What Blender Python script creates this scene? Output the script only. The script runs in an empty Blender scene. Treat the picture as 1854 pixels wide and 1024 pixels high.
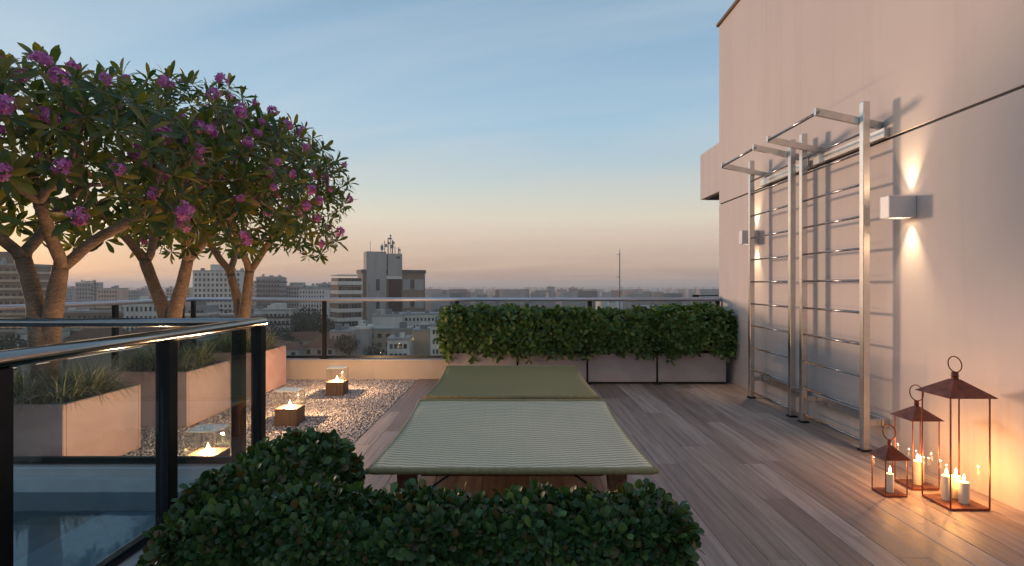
import bpy, math, random
import numpy as np
from mathutils import Vector, Matrix, noise, Euler

R = math.radians
F = 1030.0            # focal length in photograph pixels (20 mm lens)
EYE = 1.30
HV = 516.0            # horizon row in the photograph
scene = bpy.context.scene
COL = scene.collection

# ------------------------------------------------------------------ camera
cam_d = bpy.data.cameras.new('camera')
cam = bpy.data.objects.new('camera', cam_d)
COL.objects.link(cam)
cam_d.sensor_width = 36.0
cam_d.lens = 36.0 * F / 1854.0
cam_d.shift_y = (HV - 512.0) / 1854.0
cam_d.clip_start = 0.05
cam_d.clip_end = 60000.0
cam.location = (0, 0, EYE)
cam.rotation_euler = (R(90), 0, 0)
scene.camera = cam

# ------------------------------------------------------------------ sky
SUN_EL = R(3.0)
SUN_DIR = Vector((-0.79, 0.61, 0)).normalized()       # towards the sun, left and ahead
world = bpy.data.worlds.new('World')
scene.world = world
world.use_nodes = True
wn, wl = world.node_tree.nodes, world.node_tree.links
wn.clear()
w_out = wn.new('ShaderNodeOutputWorld')
w_bg = wn.new('ShaderNodeBackground')
w_sky = wn.new('ShaderNodeTexSky')
w_sky.sky_type = 'NISHITA'
w_sky.sun_disc = False
w_sky.sun_elevation = SUN_EL
w_sky.sun_rotation = math.atan2(SUN_DIR.x, SUN_DIR.y)
w_sky.altitude = 300.0
w_sky.air_density = 1.0
w_sky.dust_density = 1.0
w_sky.ozone_density = 2.0
EXPOSURE = 1.2
SKY = 0.15
w_bg.inputs['Strength'].default_value = SKY


def s2l(c):
    return tuple(((q / 255 + .055) / 1.055) ** 2.4 for q in c)


def wmath(op, a, b=0.0, c=None):
    x = wn.new('ShaderNodeMath'); x.operation = op
    for i, v in enumerate((a, b, c)):
        if v is None:
            continue
        if hasattr(v, 'is_output'):
            wl.new(v, x.inputs[i])
        else:
            x.inputs[i].default_value = v
    return x.outputs[0]


def wmix(f, a, b):
    x = wn.new('ShaderNodeMix'); x.data_type = 'RGBA'
    for sock, v in ((x.inputs[0], f), (x.inputs[6], a), (x.inputs[7], b)):
        if hasattr(v, 'is_output'):
            wl.new(v, sock)
        else:
            sock.default_value = v if not isinstance(v, tuple) or len(v) == 4 else v + (1,)
    return x.outputs[2]


w_dir = wn.new('ShaderNodeTexCoord').outputs['Generated']
w_sep = wn.new('ShaderNodeSeparateXYZ'); wl.new(w_dir, w_sep.inputs[0])
w_ramp = wn.new('ShaderNodeValToRGB')
stops = [(0.0, (156, 137, 134)), (.03, (196, 165, 156)), (.075, (220, 192, 177)), (.115, (232, 218, 197)), (.155, (214, 217, 208)),
         (.205, (190, 209, 217)), (.268, (172, 203, 224)), (.35, (157, 191, 217)), (.45, (141, 176, 204)), (1.0, (122, 157, 192))]
el = w_ramp.color_ramp.elements
while len(el) < len(stops):
    el.new(.5)
for q, (p, c) in zip(el, stops):
    q.position = p
    q.color = s2l(c) + (1,)
wl.new(w_sep.outputs[2], w_ramp.inputs[0])
# thin cirrus streaks: noise on the sky plane, stretched one way
w_h = wmath('ADD', w_sep.outputs[2], .10)
w_cx = wmath('DIVIDE', w_sep.outputs[0], w_h)
w_cy = wmath('DIVIDE', w_sep.outputs[1], w_h)
w_v = wn.new('ShaderNodeCombineXYZ')
wl.new(wmath('MULTIPLY_ADD', w_cx, .45, wmath('MULTIPLY', w_cy, .12)), w_v.inputs[0])
wl.new(wmath('MULTIPLY_ADD', w_cy, 1.35, wmath('MULTIPLY', w_cx, .35)), w_v.inputs[1])
w_n = wn.new('ShaderNodeTexNoise')
w_n.inputs['Scale'].default_value = 1.15
w_n.inputs['Detail'].default_value = 7
w_n.inputs['Roughness'].default_value = .55
w_n.inputs['Distortion'].default_value = .6
wl.new(w_v.outputs[0], w_n.inputs['Vector'])
w_cf = wn.new('ShaderNodeMapRange')
w_cf.inputs[1].default_value = .42; w_cf.inputs[2].default_value = .74
w_cf.inputs[3].default_value = 0.0; w_cf.inputs[4].default_value = .5
wl.new(w_n.outputs[0], w_cf.inputs[0])
w_cloudcol = wn.new('ShaderNodeValToRGB')
for q, (p, c) in zip(w_cloudcol.color_ramp.elements, ((.05, (232, 205, 180)), (.3, (208, 220, 228)))):
    q.position = p
    q.color = s2l(c) + (1,)
wl.new(w_sep.outputs[2], w_cloudcol.inputs[0])
w_c = wmix(w_cf.outputs[0], w_ramp.outputs[0], w_cloudcol.outputs[0])
w_sc = wn.new('ShaderNodeVectorMath'); w_sc.operation = 'SCALE'
wl.new(w_c, w_sc.inputs[0]); w_sc.inputs['Scale'].default_value = 1.0 / (SKY * 2 ** EXPOSURE)
wl.new(wmix(.87, w_sky.outputs[0], w_sc.outputs[0]), w_bg.inputs['Color'])
wl.new(w_bg.outputs[0], w_out.inputs['Surface'])

# ------------------------------------------------------------------ sun
sun_d = bpy.data.lights.new('sun', 'SUN')
sun_d.energy = 1.3
sun_d.angle = R(8.0)
sun_d.color = (1.0, 0.66, 0.46)
sun = bpy.data.objects.new('sun', sun_d)
COL.objects.link(sun)
to_sun = Vector((SUN_DIR.x * math.cos(SUN_EL), SUN_DIR.y * math.cos(SUN_EL), math.sin(SUN_EL)))
sun.rotation_euler = to_sun.to_track_quat('Z', 'Y').to_euler()
sun.location = to_sun * 30

# ------------------------------------------------------------------ exposure
scene.view_settings.view_transform = 'Standard'
scene.view_settings.look = 'None'
scene.view_settings.gamma = 1.0
scene.view_settings.use_curve_mapping = False
scene.view_settings.exposure = EXPOSURE
scene.render.engine = 'CYCLES'
scene.cycles.use_denoising = True
scene.cycles.max_bounces = 10
scene.cycles.diffuse_bounces = 2
scene.cycles.glossy_bounces = 3
scene.cycles.transparent_max_bounces = 24
scene.cycles.sample_clamp_indirect = 2.0
scene.cycles.caustics_reflective = False
scene.cycles.caustics_refractive = False

# ------------------------------------------------------------------ helpers
rng = np.random.default_rng(7)
random.seed(7)


def px(u, v, d):
    """photograph pixel at depth d -> point"""
    return Vector(((u - 927.0) / F * d, d, EYE - (v - HV) / F * d))


def gd(v):
    """depth of a deck-level pixel row"""
    return EYE * F / (v - HV)


def origin(o):
    p = Vector((0, 0, 0))
    while o is not None:
        p = p + o.location
        o = o.parent
    return p


def mesh_np(name, V, Fc, smooth=False, mats=None, midx=None):
    V = np.asarray(V, dtype=np.float32)
    me = bpy.data.meshes.new(name)
    me.vertices.add(len(V))
    me.vertices.foreach_set('co', V.ravel())
    Fc = np.asarray(Fc, dtype=np.int32)
    n, k = Fc.shape
    me.loops.add(n * k)
    me.loops.foreach_set('vertex_index', Fc.ravel())
    me.polygons.add(n)
    me.polygons.foreach_set('loop_start', np.arange(0, n * k, k, dtype=np.int32))
    me.polygons.foreach_set('loop_total', np.full(n, k, dtype=np.int32))
    if smooth:
        me.polygons.foreach_set('use_smooth', np.ones(n, dtype=bool))
    me.update(calc_edges=True)
    me.validate()
    return me


class MB:
    """collects shapes for ONE mesh object"""
    def __init__(s):
        s.v, s.f, s.sm = [], [], []

    def add(s, vs, fs, smooth=False):
        b = len(s.v)
        s.v += [tuple(p) for p in vs]
        s.f += [tuple(i + b for i in q) for q in fs]
        s.sm += [smooth] * len(fs)
        return s

    def box(s, x0, x1, y0, y1, z0, z1, bev=0.0):
        if bev <= 0:
            vs = [(x, y, z) for z in (z0, z1) for y in (y0, y1) for x in (x0, x1)]
            fs = [(0, 2, 3, 1), (4, 5, 7, 6), (0, 1, 5, 4), (2, 6, 7, 3), (0, 4, 6, 2), (1, 3, 7, 5)]
            return s.add(vs, fs)
        b = min(bev, (x1 - x0) * .45, (y1 - y0) * .45, (z1 - z0) * .45)
        # chamfered box: 24 vertices
        vs, idx = [], {}
        for sx in (0, 1):
            for sy in (0, 1):
                for sz in (0, 1):
                    X, Y, Z = (x0, x1)[sx], (y0, y1)[sy], (z0, z1)[sz]
                    ix, iy, iz = (b, -b)[sx], (b, -b)[sy], (b, -b)[sz]
                    for a in range(3):
                        p = [X + ix, Y + iy, Z + iz]
                        p[a] = (X, Y, Z)[a]
                        idx[(sx, sy, sz, a)] = len(vs)
                        vs.append(tuple(p))
        fs = []
        I = lambda sx, sy, sz, a: idx[(sx, sy, sz, a)]
        for q in (0, 1):
            f = [I(q, 0, 0, 0), I(q, 1, 0, 0), I(q, 1, 1, 0), I(q, 0, 1, 0)]
            fs.append(f if q else f[::-1])
            f = [I(0, q, 0, 1), I(0, q, 1, 1), I(1, q, 1, 1), I(1, q, 0, 1)]
            fs.append(f if q else f[::-1])
            f = [I(0, 0, q, 2), I(1, 0, q, 2), I(1, 1, q, 2), I(0, 1, q, 2)]
            fs.append(f if q else f[::-1])
        for p in (0, 1):
            for q in (0, 1):
                fs.append((I(p, q, 0, 0), I(p, q, 1, 0), I(p, q, 1, 1), I(p, q, 0, 1)))
                fs.append((I(p, 0, q, 0), I(p, 1, q, 0), I(p, 1, q, 2), I(p, 0, q, 2)))
                fs.append((I(0, p, q, 1), I(1, p, q, 1), I(1, p, q, 2), I(0, p, q, 2)))
        for sx in (0, 1):
            for sy in (0, 1):
                for sz in (0, 1):
                    fs.append((I(sx, sy, sz, 0), I(sx, sy, sz, 1), I(sx, sy, sz, 2)))
        return s.add(vs, fs)

    def tube(s, pts, rad, n=8, cap=True, smooth=True, ry=None):
        """tube through points; rad scalar or list"""
        pts = [Vector(p) for p in pts]
        m = len(pts)
        if not hasattr(rad, '__len__'):
            rad = [rad] * m
        vs = []
        up = None
        for i, p in enumerate(pts):
            t = (pts[min(i + 1, m - 1)] - pts[max(i - 1, 0)]).normalized()
            if up is None:
                up = Vector((0, 0, 1)) if abs(t.z) < .9 else Vector((0, 1, 0))
            a = t.cross(up)
            if a.length < 1e-5:
                a = t.orthogonal()
            a.normalize()
            bb = a.cross(t).normalized()
            up = bb
            for k in range(n):
                an = 2 * math.pi * (k + .5) / n
                r2 = rad[i] if ry is None else ry
                vs.append(p + a * math.cos(an) * rad[i] + bb * math.sin(an) * r2)
        fs = []
        for i in range(m - 1):
            for k in range(n):
                k2 = (k + 1) % n
                fs.append((i * n + k, i * n + k2, (i + 1) * n + k2, (i + 1) * n + k))
        b0 = len(s.v)
        s.add(vs, fs, smooth)
        if cap:
            s.f.append(tuple(b0 + k for k in range(n))[::-1]); s.sm.append(False)
            s.f.append(tuple(b0 + (m - 1) * n + k for k in range(n))); s.sm.append(False)
        return s

    def lathe(s, c, prof, n=16, smooth=True):
        """prof: list of (radius, z) around a vertical axis at c"""
        vs, fs = [], []
        for r, z in prof:
            for k in range(n):
                an = 2 * math.pi * k / n
                vs.append((c[0] + r * math.cos(an), c[1] + r * math.sin(an), c[2] + z))
        m = len(prof)
        for i in range(m - 1):
            for k in range(n):
                k2 = (k + 1) % n
                fs.append((i * n + k, i * n + k2, (i + 1) * n + k2, (i + 1) * n + k))
        return s.add(vs, fs, smooth)

    def build(s, name, mat, parent=None, local=False):
        off = Vector((0, 0, 0)) if (parent is None or local) else origin(parent)
        me = bpy.data.meshes.new(name)
        me.from_pydata([(p[0] - off.x, p[1] - off.y, p[2] - off.z) for p in s.v], [], s.f)
        me.polygons.foreach_set('use_smooth', s.sm)
        me.update()
        return link(name, me, mat, parent)


def link(name, me, mat, parent=None):
    if mat is not None and len(me.materials) == 0:
        me.materials.append(mat)
    o = bpy.data.objects.new(name, me)
    COL.objects.link(o)
    if parent is not None:
        o.parent = parent
    return o


def thing(name, label, cat, loc=(0, 0, 0), group=None, rz=0.0):
    o = bpy.data.objects.new(name, None)
    o.empty_display_size = .1
    COL.objects.link(o)
    o.location = loc
    o.rotation_euler = (0, 0, rz)
    tag(o, label, cat, group)
    return o


def tag(o, label, cat, group=None):
    o['label'] = label
    o['category'] = cat
    if group:
        o['group'] = group
    return o


def structure(o):
    o['kind'] = 'structure'
    return o


def stuff(o, label=None, cat=None):
    o['kind'] = 'stuff'
    if label:
        o['label'] = label
    if cat:
        o['category'] = cat
    return o


# ------------------------------------------------------------------ materials
class Mat:
    def __init__(s, name):
        s.m = bpy.data.materials.new(name)
        s.m.use_nodes = True
        s.n, s.l = s.m.node_tree.nodes, s.m.node_tree.links
        s.n.clear()
        s.out = s.n.new('ShaderNodeOutputMaterial')

    def node(s, t, **kw):
        x = s.n.new(t)
        for k, v in kw.items():
            if k in x.inputs:
                s.put(x.inputs[k], v)
            else:
                setattr(x, k, v)
        return x

    def put(s, sock, v):
        if hasattr(v, 'is_output'):
            s.l.new(v, sock)
        else:
            sock.default_value = v

    def pbsdf(s, **kw):
        b = s.n.new('ShaderNodeBsdfPrincipled')
        for k, v in kw.items():
            s.put(b.inputs[k.replace('_', ' ')], v)
        s.l.new(b.outputs[0], s.out.inputs['Surface'])
        s.b = b
        return b

    def ramp(s, fac, stops, interp='LINEAR'):
        r = s.n.new('ShaderNodeValToRGB')
        e = r.color_ramp.elements
        r.color_ramp.interpolation = interp
        while len(e) < len(stops):
            e.new(.5)
        for q, (p, c) in zip(e, stops):
            q.position = p
            q.color = tuple(c) + (1,) if len(c) == 3 else c
        s.l.new(fac, r.inputs[0])
        return r.outputs[0]

    def noise(s, vec=None, scale=5, detail=4, rough=.55, out='Fac'):
        x = s.n.new('ShaderNodeTexNoise')
        x.inputs['Scale'].default_value = scale
        x.inputs['Detail'].default_value = detail
        x.inputs['Roughness'].default_value = rough
        if vec is not None:
            s.l.new(vec, x.inputs['Vector'])
        return x.outputs[out]

    def pos(s, scale=(1, 1, 1), offset=None, obj=False):
        if obj:
            g = s.n.new('ShaderNodeTexCoord').outputs['Object']
        else:
            g = s.n.new('ShaderNodeNewGeometry').outputs['Position']
        if offset is not None:
            a = s.n.new('ShaderNodeVectorMath')
            a.operation = 'ADD'
            s.l.new(g, a.inputs[0])
            s.l.new(offset, a.inputs[1])
            g = a.outputs[0]
        mp = s.n.new('ShaderNodeVectorMath')
        mp.operation = 'MULTIPLY'
        s.l.new(g, mp.inputs[0])
        mp.inputs[1].default_value = scale
        return mp.outputs[0]

    def mix(s, fac, a, b, mode='MIX'):
        x = s.n.new('ShaderNodeMix')
        x.data_type = 'RGBA'
        x.blend_type = mode
        s.put(x.inputs[0], fac)
        for sock, v in ((x.inputs[6], a), (x.inputs[7], b)):
            if not hasattr(v, 'is_output') and len(v) == 3:
                v = tuple(v) + (1,)
            s.put(sock, v)
        return x.outputs[2]

    def math(s, op, a, b=0.0, c=None):
        x = s.n.new('ShaderNodeMath')
        x.operation = op
        s.put(x.inputs[0], a)
        s.put(x.inputs[1], b)
        if c is not None:
            s.put(x.inputs[2], c)
        return x.outputs[0]

    def bump(s, h, strength=.3, dist=.01):
        b = s.n.new('ShaderNodeBump')
        b.inputs['Strength'].default_value = strength
        b.inputs['Distance'].default_value = dist
        s.l.new(h, b.inputs['Height'])
        s.l.new(b.outputs[0], s.b.inputs['Normal'])

    def rnd(s):
        return s.n.new('ShaderNodeObjectInfo').outputs['Random']

    def island(s):
        return s.n.new('ShaderNodeNewGeometry').outputs['Random Per Island']


def c4(c):
    return tuple(c) + (1,)


M = {}


def plain(name, col, rough=.6, metal=0.0, var=.08, scale=8, bump=0.0, spec=.5):
    k = Mat(name)
    n = k.noise(k.pos(), scale, 5)
    lo = tuple(max(0, x * (1 - var * 1.6)) for x in col)
    hi = tuple(min(1, x * (1 + var * 1.6)) for x in col)
    c = k.ramp(n, [(.3, lo), (.7, hi)])
    k.pbsdf(Base_Color=c, Roughness=rough, Metallic=metal, Specular_IOR_Level=spec)
    if bump:
        k.bump(k.noise(k.pos(), scale * 20, 3), bump, .002)
    M[name] = k.m
    return k.m


def thin_glass(name, tint=(.9, .95, .96), refl=1.0, ior=1.5):
    k = Mat(name)
    tr = k.node('ShaderNodeBsdfTransparent', Color=c4(tint))
    gl = k.node('ShaderNodeBsdfGlossy', Color=(1, 1, 1, 1), Roughness=.0)
    lw = k.node('ShaderNodeLayerWeight', Blend=.5)
    f = k.math('MULTIPLY', k.math('MULTIPLY_ADD', k.math('POWER', lw.outputs['Facing'], 4.0), .9, .025), refl)
    mx = k.node('ShaderNodeMixShader')
    k.l.new(f, mx.inputs[0])
    k.l.new(tr.outputs[0], mx.inputs[1])
    k.l.new(gl.outputs[0], mx.inputs[2])
    k.l.new(mx.outputs[0], k.out.inputs['Surface'])
    M[name] = k.m


def emit(name, col, strength):
    k = Mat(name)
    e = k.node('ShaderNodeEmission', Color=c4(col), Strength=strength)
    k.l.new(e.outputs[0], k.out.inputs['Surface'])
    M[name] = k.m


def leaf_mat(name, cols, rough=.4, trans=.25, obj=False, yellow=0.0):
    k = Mat(name)
    r = k.island()
    c = k.ramp(r, [(i / (len(cols) - 1), q) for i, q in enumerate(cols)])
    n = k.noise(k.pos(), 2.2, 2)
    c = k.mix(k.ramp(n, [(.35, (0, 0, 0)), (.65, (.55, .55, .55))]), c, k.mix(1.0, c, (.62, .66, .6), 'MULTIPLY'))
    b = k.pbsdf(Base_Color=c, Roughness=rough, Specular_IOR_Level=.45)
    tl = k.node('ShaderNodeBsdfTranslucent')
    k.l.new(k.mix(1.0, c, (1.9, 1.55, .55), 'MULTIPLY'), tl.inputs[0])
    mx = k.node('ShaderNodeMixShader')
    mx.inputs[0].default_value = trans
    k.l.new(b.outputs[0], mx.inputs[1])
    k.l.new(tl.outputs[0], mx.inputs[2])
    k.l.new(mx.outputs[0], k.out.inputs['Surface'])
    M[name] = k.m


def make_materials():
    # wall stucco
    k = Mat('stucco')
    n = k.noise(k.pos((1, 1, .6)), .9, 5, .6)
    st = k.noise(k.pos((6, 6, .25)), 1.0, 4, .6)
    c = k.ramp(n, [(.3, (.60, .525, .492)), (.7, (.66, .58, .545))])
    c = k.mix(k.ramp(st, [(.5, (0, 0, 0)), (.8, (.5, .5, .5))]), c, (.52, .455, .42))
    k.pbsdf(Base_Color=c, Roughness=.85, Specular_IOR_Level=.25)
    k.bump(k.noise(k.pos(), 140, 3), .25, .002)
    M['stucco'] = k.m
    # deck plank
    k = Mat('deck_wood')
    rv = k.n.new('ShaderNodeVectorMath'); rv.operation = 'SCALE'
    rc = k.n.new('ShaderNodeCombineXYZ')
    k.l.new(k.rnd(), rc.inputs[0]); k.l.new(k.rnd(), rc.inputs[1])
    k.l.new(rc.outputs[0], rv.inputs[0]); rv.inputs['Scale'].default_value = 37.0
    g1 = k.noise(k.pos((26, 1.0, 4), rv.outputs[0]), 1.0, 6, .62)
    g2 = k.noise(k.pos((150, 2.2, 10), rv.outputs[0]), 1.0, 4, .6)
    base = k.ramp(k.rnd(), [(0, (.295, .205, .168)), (.3, (.37, .272, .226)), (.65, (.425, .32, .272)), (1, (.505, .395, .342))])
    dark = k.mix(1.0, base, (.58, .55, .54), 'MULTIPLY')
    c = k.mix(k.ramp(g1, [(.38, (1, 1, 1)), (.58, (0, 0, 0))]), base, dark)
    c = k.mix(k.ramp(g2, [(.45, (0, 0, 0)), (.75, (.45, .45, .45))]), c, k.mix(1.0, base, (1.35, 1.33, 1.3), 'MULTIPLY'))
    k.pbsdf(Base_Color=c, Roughness=k.ramp(g1, [(.3, (.42, .42, .42)), (.7, (.60, .60, .60))]), Specular_IOR_Level=.45)
    k.bump(g2, .35, .002)
    M['deck_wood'] = k.m
    # brown lounger wood
    k = Mat('warm_wood')
    g = k.noise(k.pos((40, 3, 40)), 1.0, 5)
    k.pbsdf(Base_Color=k.ramp(g, [(.3, (.13, .052, .026)), (.7, (.24, .105, .055))]), Roughness=.45)
    k.bump(g, .2, .002)
    M['warm_wood'] = k.m
    k = Mat('cube_wood')
    g = k.noise(k.pos((60, 60, 4)), 1.0, 5)
    k.pbsdf(Base_Color=k.ramp(g, [(.3, (.06, .035, .022)), (.7, (.14, .085, .052))]), Roughness=.6)
    k.bump(g, .3, .003)
    M['cube_wood'] = k.m
    # planter stone
    for nm, a, b in (('pink_stone', (.46, .30, .285), (.58, .40, .385)), ('mauve_stone', (.36, .325, .335), (.45, .41, .42))):
        k = Mat(nm)
        n = k.noise(k.pos((1, 1, 1.6)), 3.2, 7, .62)
        sp = k.noise(k.pos(), 60, 3, .7)
        c = k.ramp(n, [(.28, a), (.72, b)])
        c = k.mix(k.ramp(sp, [(.5, (0, 0, 0)), (.75, (.3, .3, .3))]), c, tuple(x * .7 for x in a))
        k.pbsdf(Base_Color=c, Roughness=.55, Specular_IOR_Level=.4)
        k.bump(sp, .12, .002)
        M[nm] = k.m
    # gravel
    k = Mat('pebble')
    c = k.ramp(k.island(), [(0, (.19, .18, .19)), (.4, (.37, .35, .36)), (.75, (.51, .485, .49)), (1, (.66, .63, .63))])
    k.pbsdf(Base_Color=c, Roughness=.6)
    M['pebble'] = k.m
    plain('gravel_bed', (.10, .098, .10), .9, 0, .4, 60, .3)
    plain('soil', (.035, .026, .02), .95, 0, .3, 30, .5)
    plain('parapet_paint', (.50, .44, .39), .8, 0, .05, 3, .1)
    plain('coping_stone', (.42, .41, .42), .5, 0, .06, 6, .1)
    plain('black_metal', (.018, .020, .024), .35, .6, .1, 20)
    plain('rail_steel', (.56, .61, .74), .35, .35, .04, 12)
    plain('dark_rail', (.30, .29, .28), .20, 1.0, .05, 12)
    plain('ladder_steel', (.62, .60, .58), .26, 1.0, .05, 14)
    plain('rung_steel', (.34, .33, .33), .22, 1.0, .05, 14)
    plain('lamp_paint', (.62, .62, .64), .35, .3, .03, 9)
    plain('corten', (.19, .075, .042), .6, .2, .25, 12, .2)
    plain('lantern_metal', (.20, .062, .040), .45, .55, .2, 25, .1)
    plain('candle_wax', (.80, .72, .58), .5, 0, .03, 20)
    plain('wick', (.02, .02, .02), .8)
    plain('grass_core', (.02, .022, .012), .9, 0, .3, 30)
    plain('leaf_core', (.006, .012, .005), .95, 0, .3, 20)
    plain('pool_tile', (.50, .55, .57), .35, 0, .06, 8)
    plain('pool_deep', (.30, .43, .48), .4, 0, .08, 4)
    plain('kerb_stone', (.50, .50, .51), .55, 0, .06, 5, .1)
    # bark with rings
    k = Mat('bark')
    w = k.node('ShaderNodeTexWave', wave_type='BANDS', bands_direction='Z')
    w.inputs['Scale'].default_value = 11.0
    w.inputs['Distortion'].default_value = 12.0
    w.inputs['Detail'].default_value = 3.0
    w.inputs['Detail Scale'].default_value = 1.6
    k.l.new(k.pos(), w.inputs['Vector'])
    n = k.noise(k.pos(), 9, 5, .65)
    c = k.ramp(n, [(.25, (.16, .108, .072)), (.55, (.285, .20, .14)), (.8, (.40, .30, .22))])
    c = k.mix(k.ramp(w.outputs[1], [(.35, (.30, .30, .30)), (.6, (0, 0, 0))]), c, (.085, .058, .042))
    k.pbsdf(Base_Color=c, Roughness=.75)
    k.bump(k.math('ADD', w.outputs[1], n), .5, .008)
    M['bark'] = k.m
    leaf_mat('tree_leaf', [(.038, .085, .038), (.055, .112, .046), (.076, .132, .048), (.12, .155, .046), (.22, .19, .04)], .36, .46)
    leaf_mat('hedge_leaf', [(.12, .085, .03), (.020, .066, .018), (.024, .074, .020), (.032, .09, .024), (.042, .105, .028), (.06, .13, .034), (.12, .20, .05)], .4, .2)
    leaf_mat('far_hedge_leaf', [(.045, .105, .03), (.065, .14, .038), (.10, .18, .05), (.17, .25, .075)], .36, .3)
    leaf_mat('grass_blade', [(.07, .11, .05), (.15, .19, .10), (.34, .36, .24), (.58, .58, .46)], .5, .25)
    leaf_mat('city_leaf', [(.018, .030, .012), (.030, .045, .018), (.045, .06, .025)], .7, .1)
    k = Mat('petal')
    c = k.ramp(k.island(), [(0, (.50, .11, .40)), (.5, (.64, .18, .49)), (1, (.78, .34, .64))])
    b = k.pbsdf(Base_Color=c, Roughness=.5)
    tl = k.node('ShaderNodeBsdfTranslucent'); k.l.new(c, tl.inputs[0])
    mx = k.node('ShaderNodeMixShader'); mx.inputs[0].default_value = .35
    k.l.new(b.outputs[0], mx.inputs[1]); k.l.new(tl.outputs[0], mx.inputs[2]); k.l.new(mx.outputs[0], k.out.inputs['Surface'])
    M['petal'] = k.m
    # lounger weave: chevron rows mirrored about the centre line
    k = Mat('weave')
    tc = k.n.new('ShaderNodeTexCoord').outputs['Object']
    sp = k.n.new('ShaderNodeSeparateXYZ'); k.l.new(tc, sp.inputs[0])
    ax = k.math('ABSOLUTE', sp.outputs[0])
    zig = k.math('MULTIPLY', k.math('ABSOLUTE', k.math('SUBTRACT', k.math('FRACT', k.math('MULTIPLY', ax, 11.0)), .5)), .55)
    rows = k.math('ADD', k.math('ADD', k.math('MULTIPLY', sp.outputs[1], 22.0), k.math('MULTIPLY', ax, -2.6)), zig)
    s1 = k.math('SINE', k.math('MULTIPLY', rows, 6.2832))
    s2 = k.math('SINE', k.math('MULTIPLY', sp.outputs[0], 6.2832 * 26))
    h = k.math('ADD', s1, k.math('MULTIPLY', s2, .03))
    nz = k.noise(tc, 5, 4)
    cr = k.ramp(k.math('MULTIPLY_ADD', h, .33, .5), [(.12, (.30, .24, .135)), (.40, (.62, .52, .35)), (.85, (.78, .68, .49))])
    cr = k.mix(k.ramp(nz, [(.35, (0, 0, 0)), (.7, (.25, .25, .25))]), cr, (.42, .40, .30))
    k.pbsdf(Base_Color=cr, Roughness=.7, Specular_IOR_Level=.2)
    k.bump(h, .5, .004)
    M['weave'] = k.m
    k = Mat('weave_olive')
    tc = k.n.new('ShaderNodeTexCoord').outputs['Object']
    sp = k.n.new('ShaderNodeSeparateXYZ'); k.l.new(tc, sp.inputs[0])
    ax = k.math('ABSOLUTE', sp.outputs[0])
    rows = k.math('ADD', k.math('MULTIPLY', sp.outputs[1], 30.0), k.math('MULTIPLY', ax, -5.0))
    h = k.math('SINE', k.math('MULTIPLY', rows, 6.2832))
    cr = k.ramp(k.math('MULTIPLY_ADD', h, .4, .5), [(.1, (.235, .18, .068)), (.9, (.33, .265, .115))])
    k.pbsdf(Base_Color=cr, Roughness=.7, Specular_IOR_Level=.2)
    k.bump(h, .4, .003)
    M['weave_olive'] = k.m
    plain('olive_trim', (.29, .235, .105), .6, 0, .12, 40, .2)
    thin_glass('rail_glass', (.88, .92, .93), 1.0, 1.45)
    thin_glass('far_glass', (.93, .94, .94), .3, 1.4)
    thin_glass('lamp_glass', (.94, .94, .94), .8, 1.45)
    thin_glass('lantern_glass', (.97, .97, .97), .3, 1.45)
    k = Mat('glass_edge')
    tl = k.node('ShaderNodeBsdfTranslucent', Color=(.9, .92, .92, 1))
    tr = k.node('ShaderNodeBsdfTransparent', Color=(.80, .82, .82, 1))
    mx = k.node('ShaderNodeMixShader')
    mx.inputs[0].default_value = .014
    k.l.new(tr.outputs[0], mx.inputs[1]); k.l.new(tl.outputs[0], mx.inputs[2]); k.l.new(mx.outputs[0], k.out.inputs['Surface'])
    M['glass_edge'] = k.m
    emit('lens_glow', (1.0, .78, .5), 30.0)
    emit('fire_disc', (1.0, .62, .24), 9.0)
    emit('flame', (1.0, .60, .2), 14.0)
    # pool water
    k = Mat('water')
    tr = k.node('ShaderNodeBsdfTransparent', Color=(.74, .86, .91, 1))
    gl = k.node('ShaderNodeBsdfGlossy', Color=(1, 1, 1, 1), Roughness=.04)
    bp = k.n.new('ShaderNodeBump'); bp.inputs['Strength'].default_value = .04; bp.inputs['Distance'].default_value = .02
    k.l.new(k.noise(k.pos(), 5, 3), bp.inputs['Height'])
    fr = k.node('ShaderNodeFresnel', IOR=1.33)
    for q in (gl, fr):
        k.l.new(bp.outputs[0], q.inputs['Normal'])
    mx = k.node('ShaderNodeMixShader')
    k.l.new(fr.outputs[0], mx.inputs[0]); k.l.new(tr.outputs[0], mx.inputs[1]); k.l.new(gl.outputs[0], mx.inputs[2])
    k.l.new(mx.outputs[0], k.out.inputs['Surface'])
    M['water'] = k.m
    # city
    k = Mat('terrain')
    a = k.noise(k.pos((1, 1, 0)), .012, 8, .65)
    b = k.noise(k.pos((1, 1, 0)), .15, 6, .7)
    c = k.ramp(a, [(.35, (.035, .045, .025)), (.5, (.09, .085, .065)), (.65, (.16, .135, .115))])
    c = k.mix(k.ramp(b, [(.45, (0, 0, 0)), (.65, (.6, .6, .6))]), c, (.15, .10, .075))
    k.pbsdf(Base_Color=c, Roughness=.95, Specular_IOR_Level=.1)
    M['terrain'] = k.m
    k = Mat('sprawl')
    c = k.ramp(k.island(), [(0, (.12, .10, .09)), (.35, (.25, .21, .18)), (.6, (.33, .30, .28)), (.8, (.26, .13, .085)), (1, (.55, .52, .49))])
    k.pbsdf(Base_Color=c, Roughness=.9)
    M['sprawl'] = k.m
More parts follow.
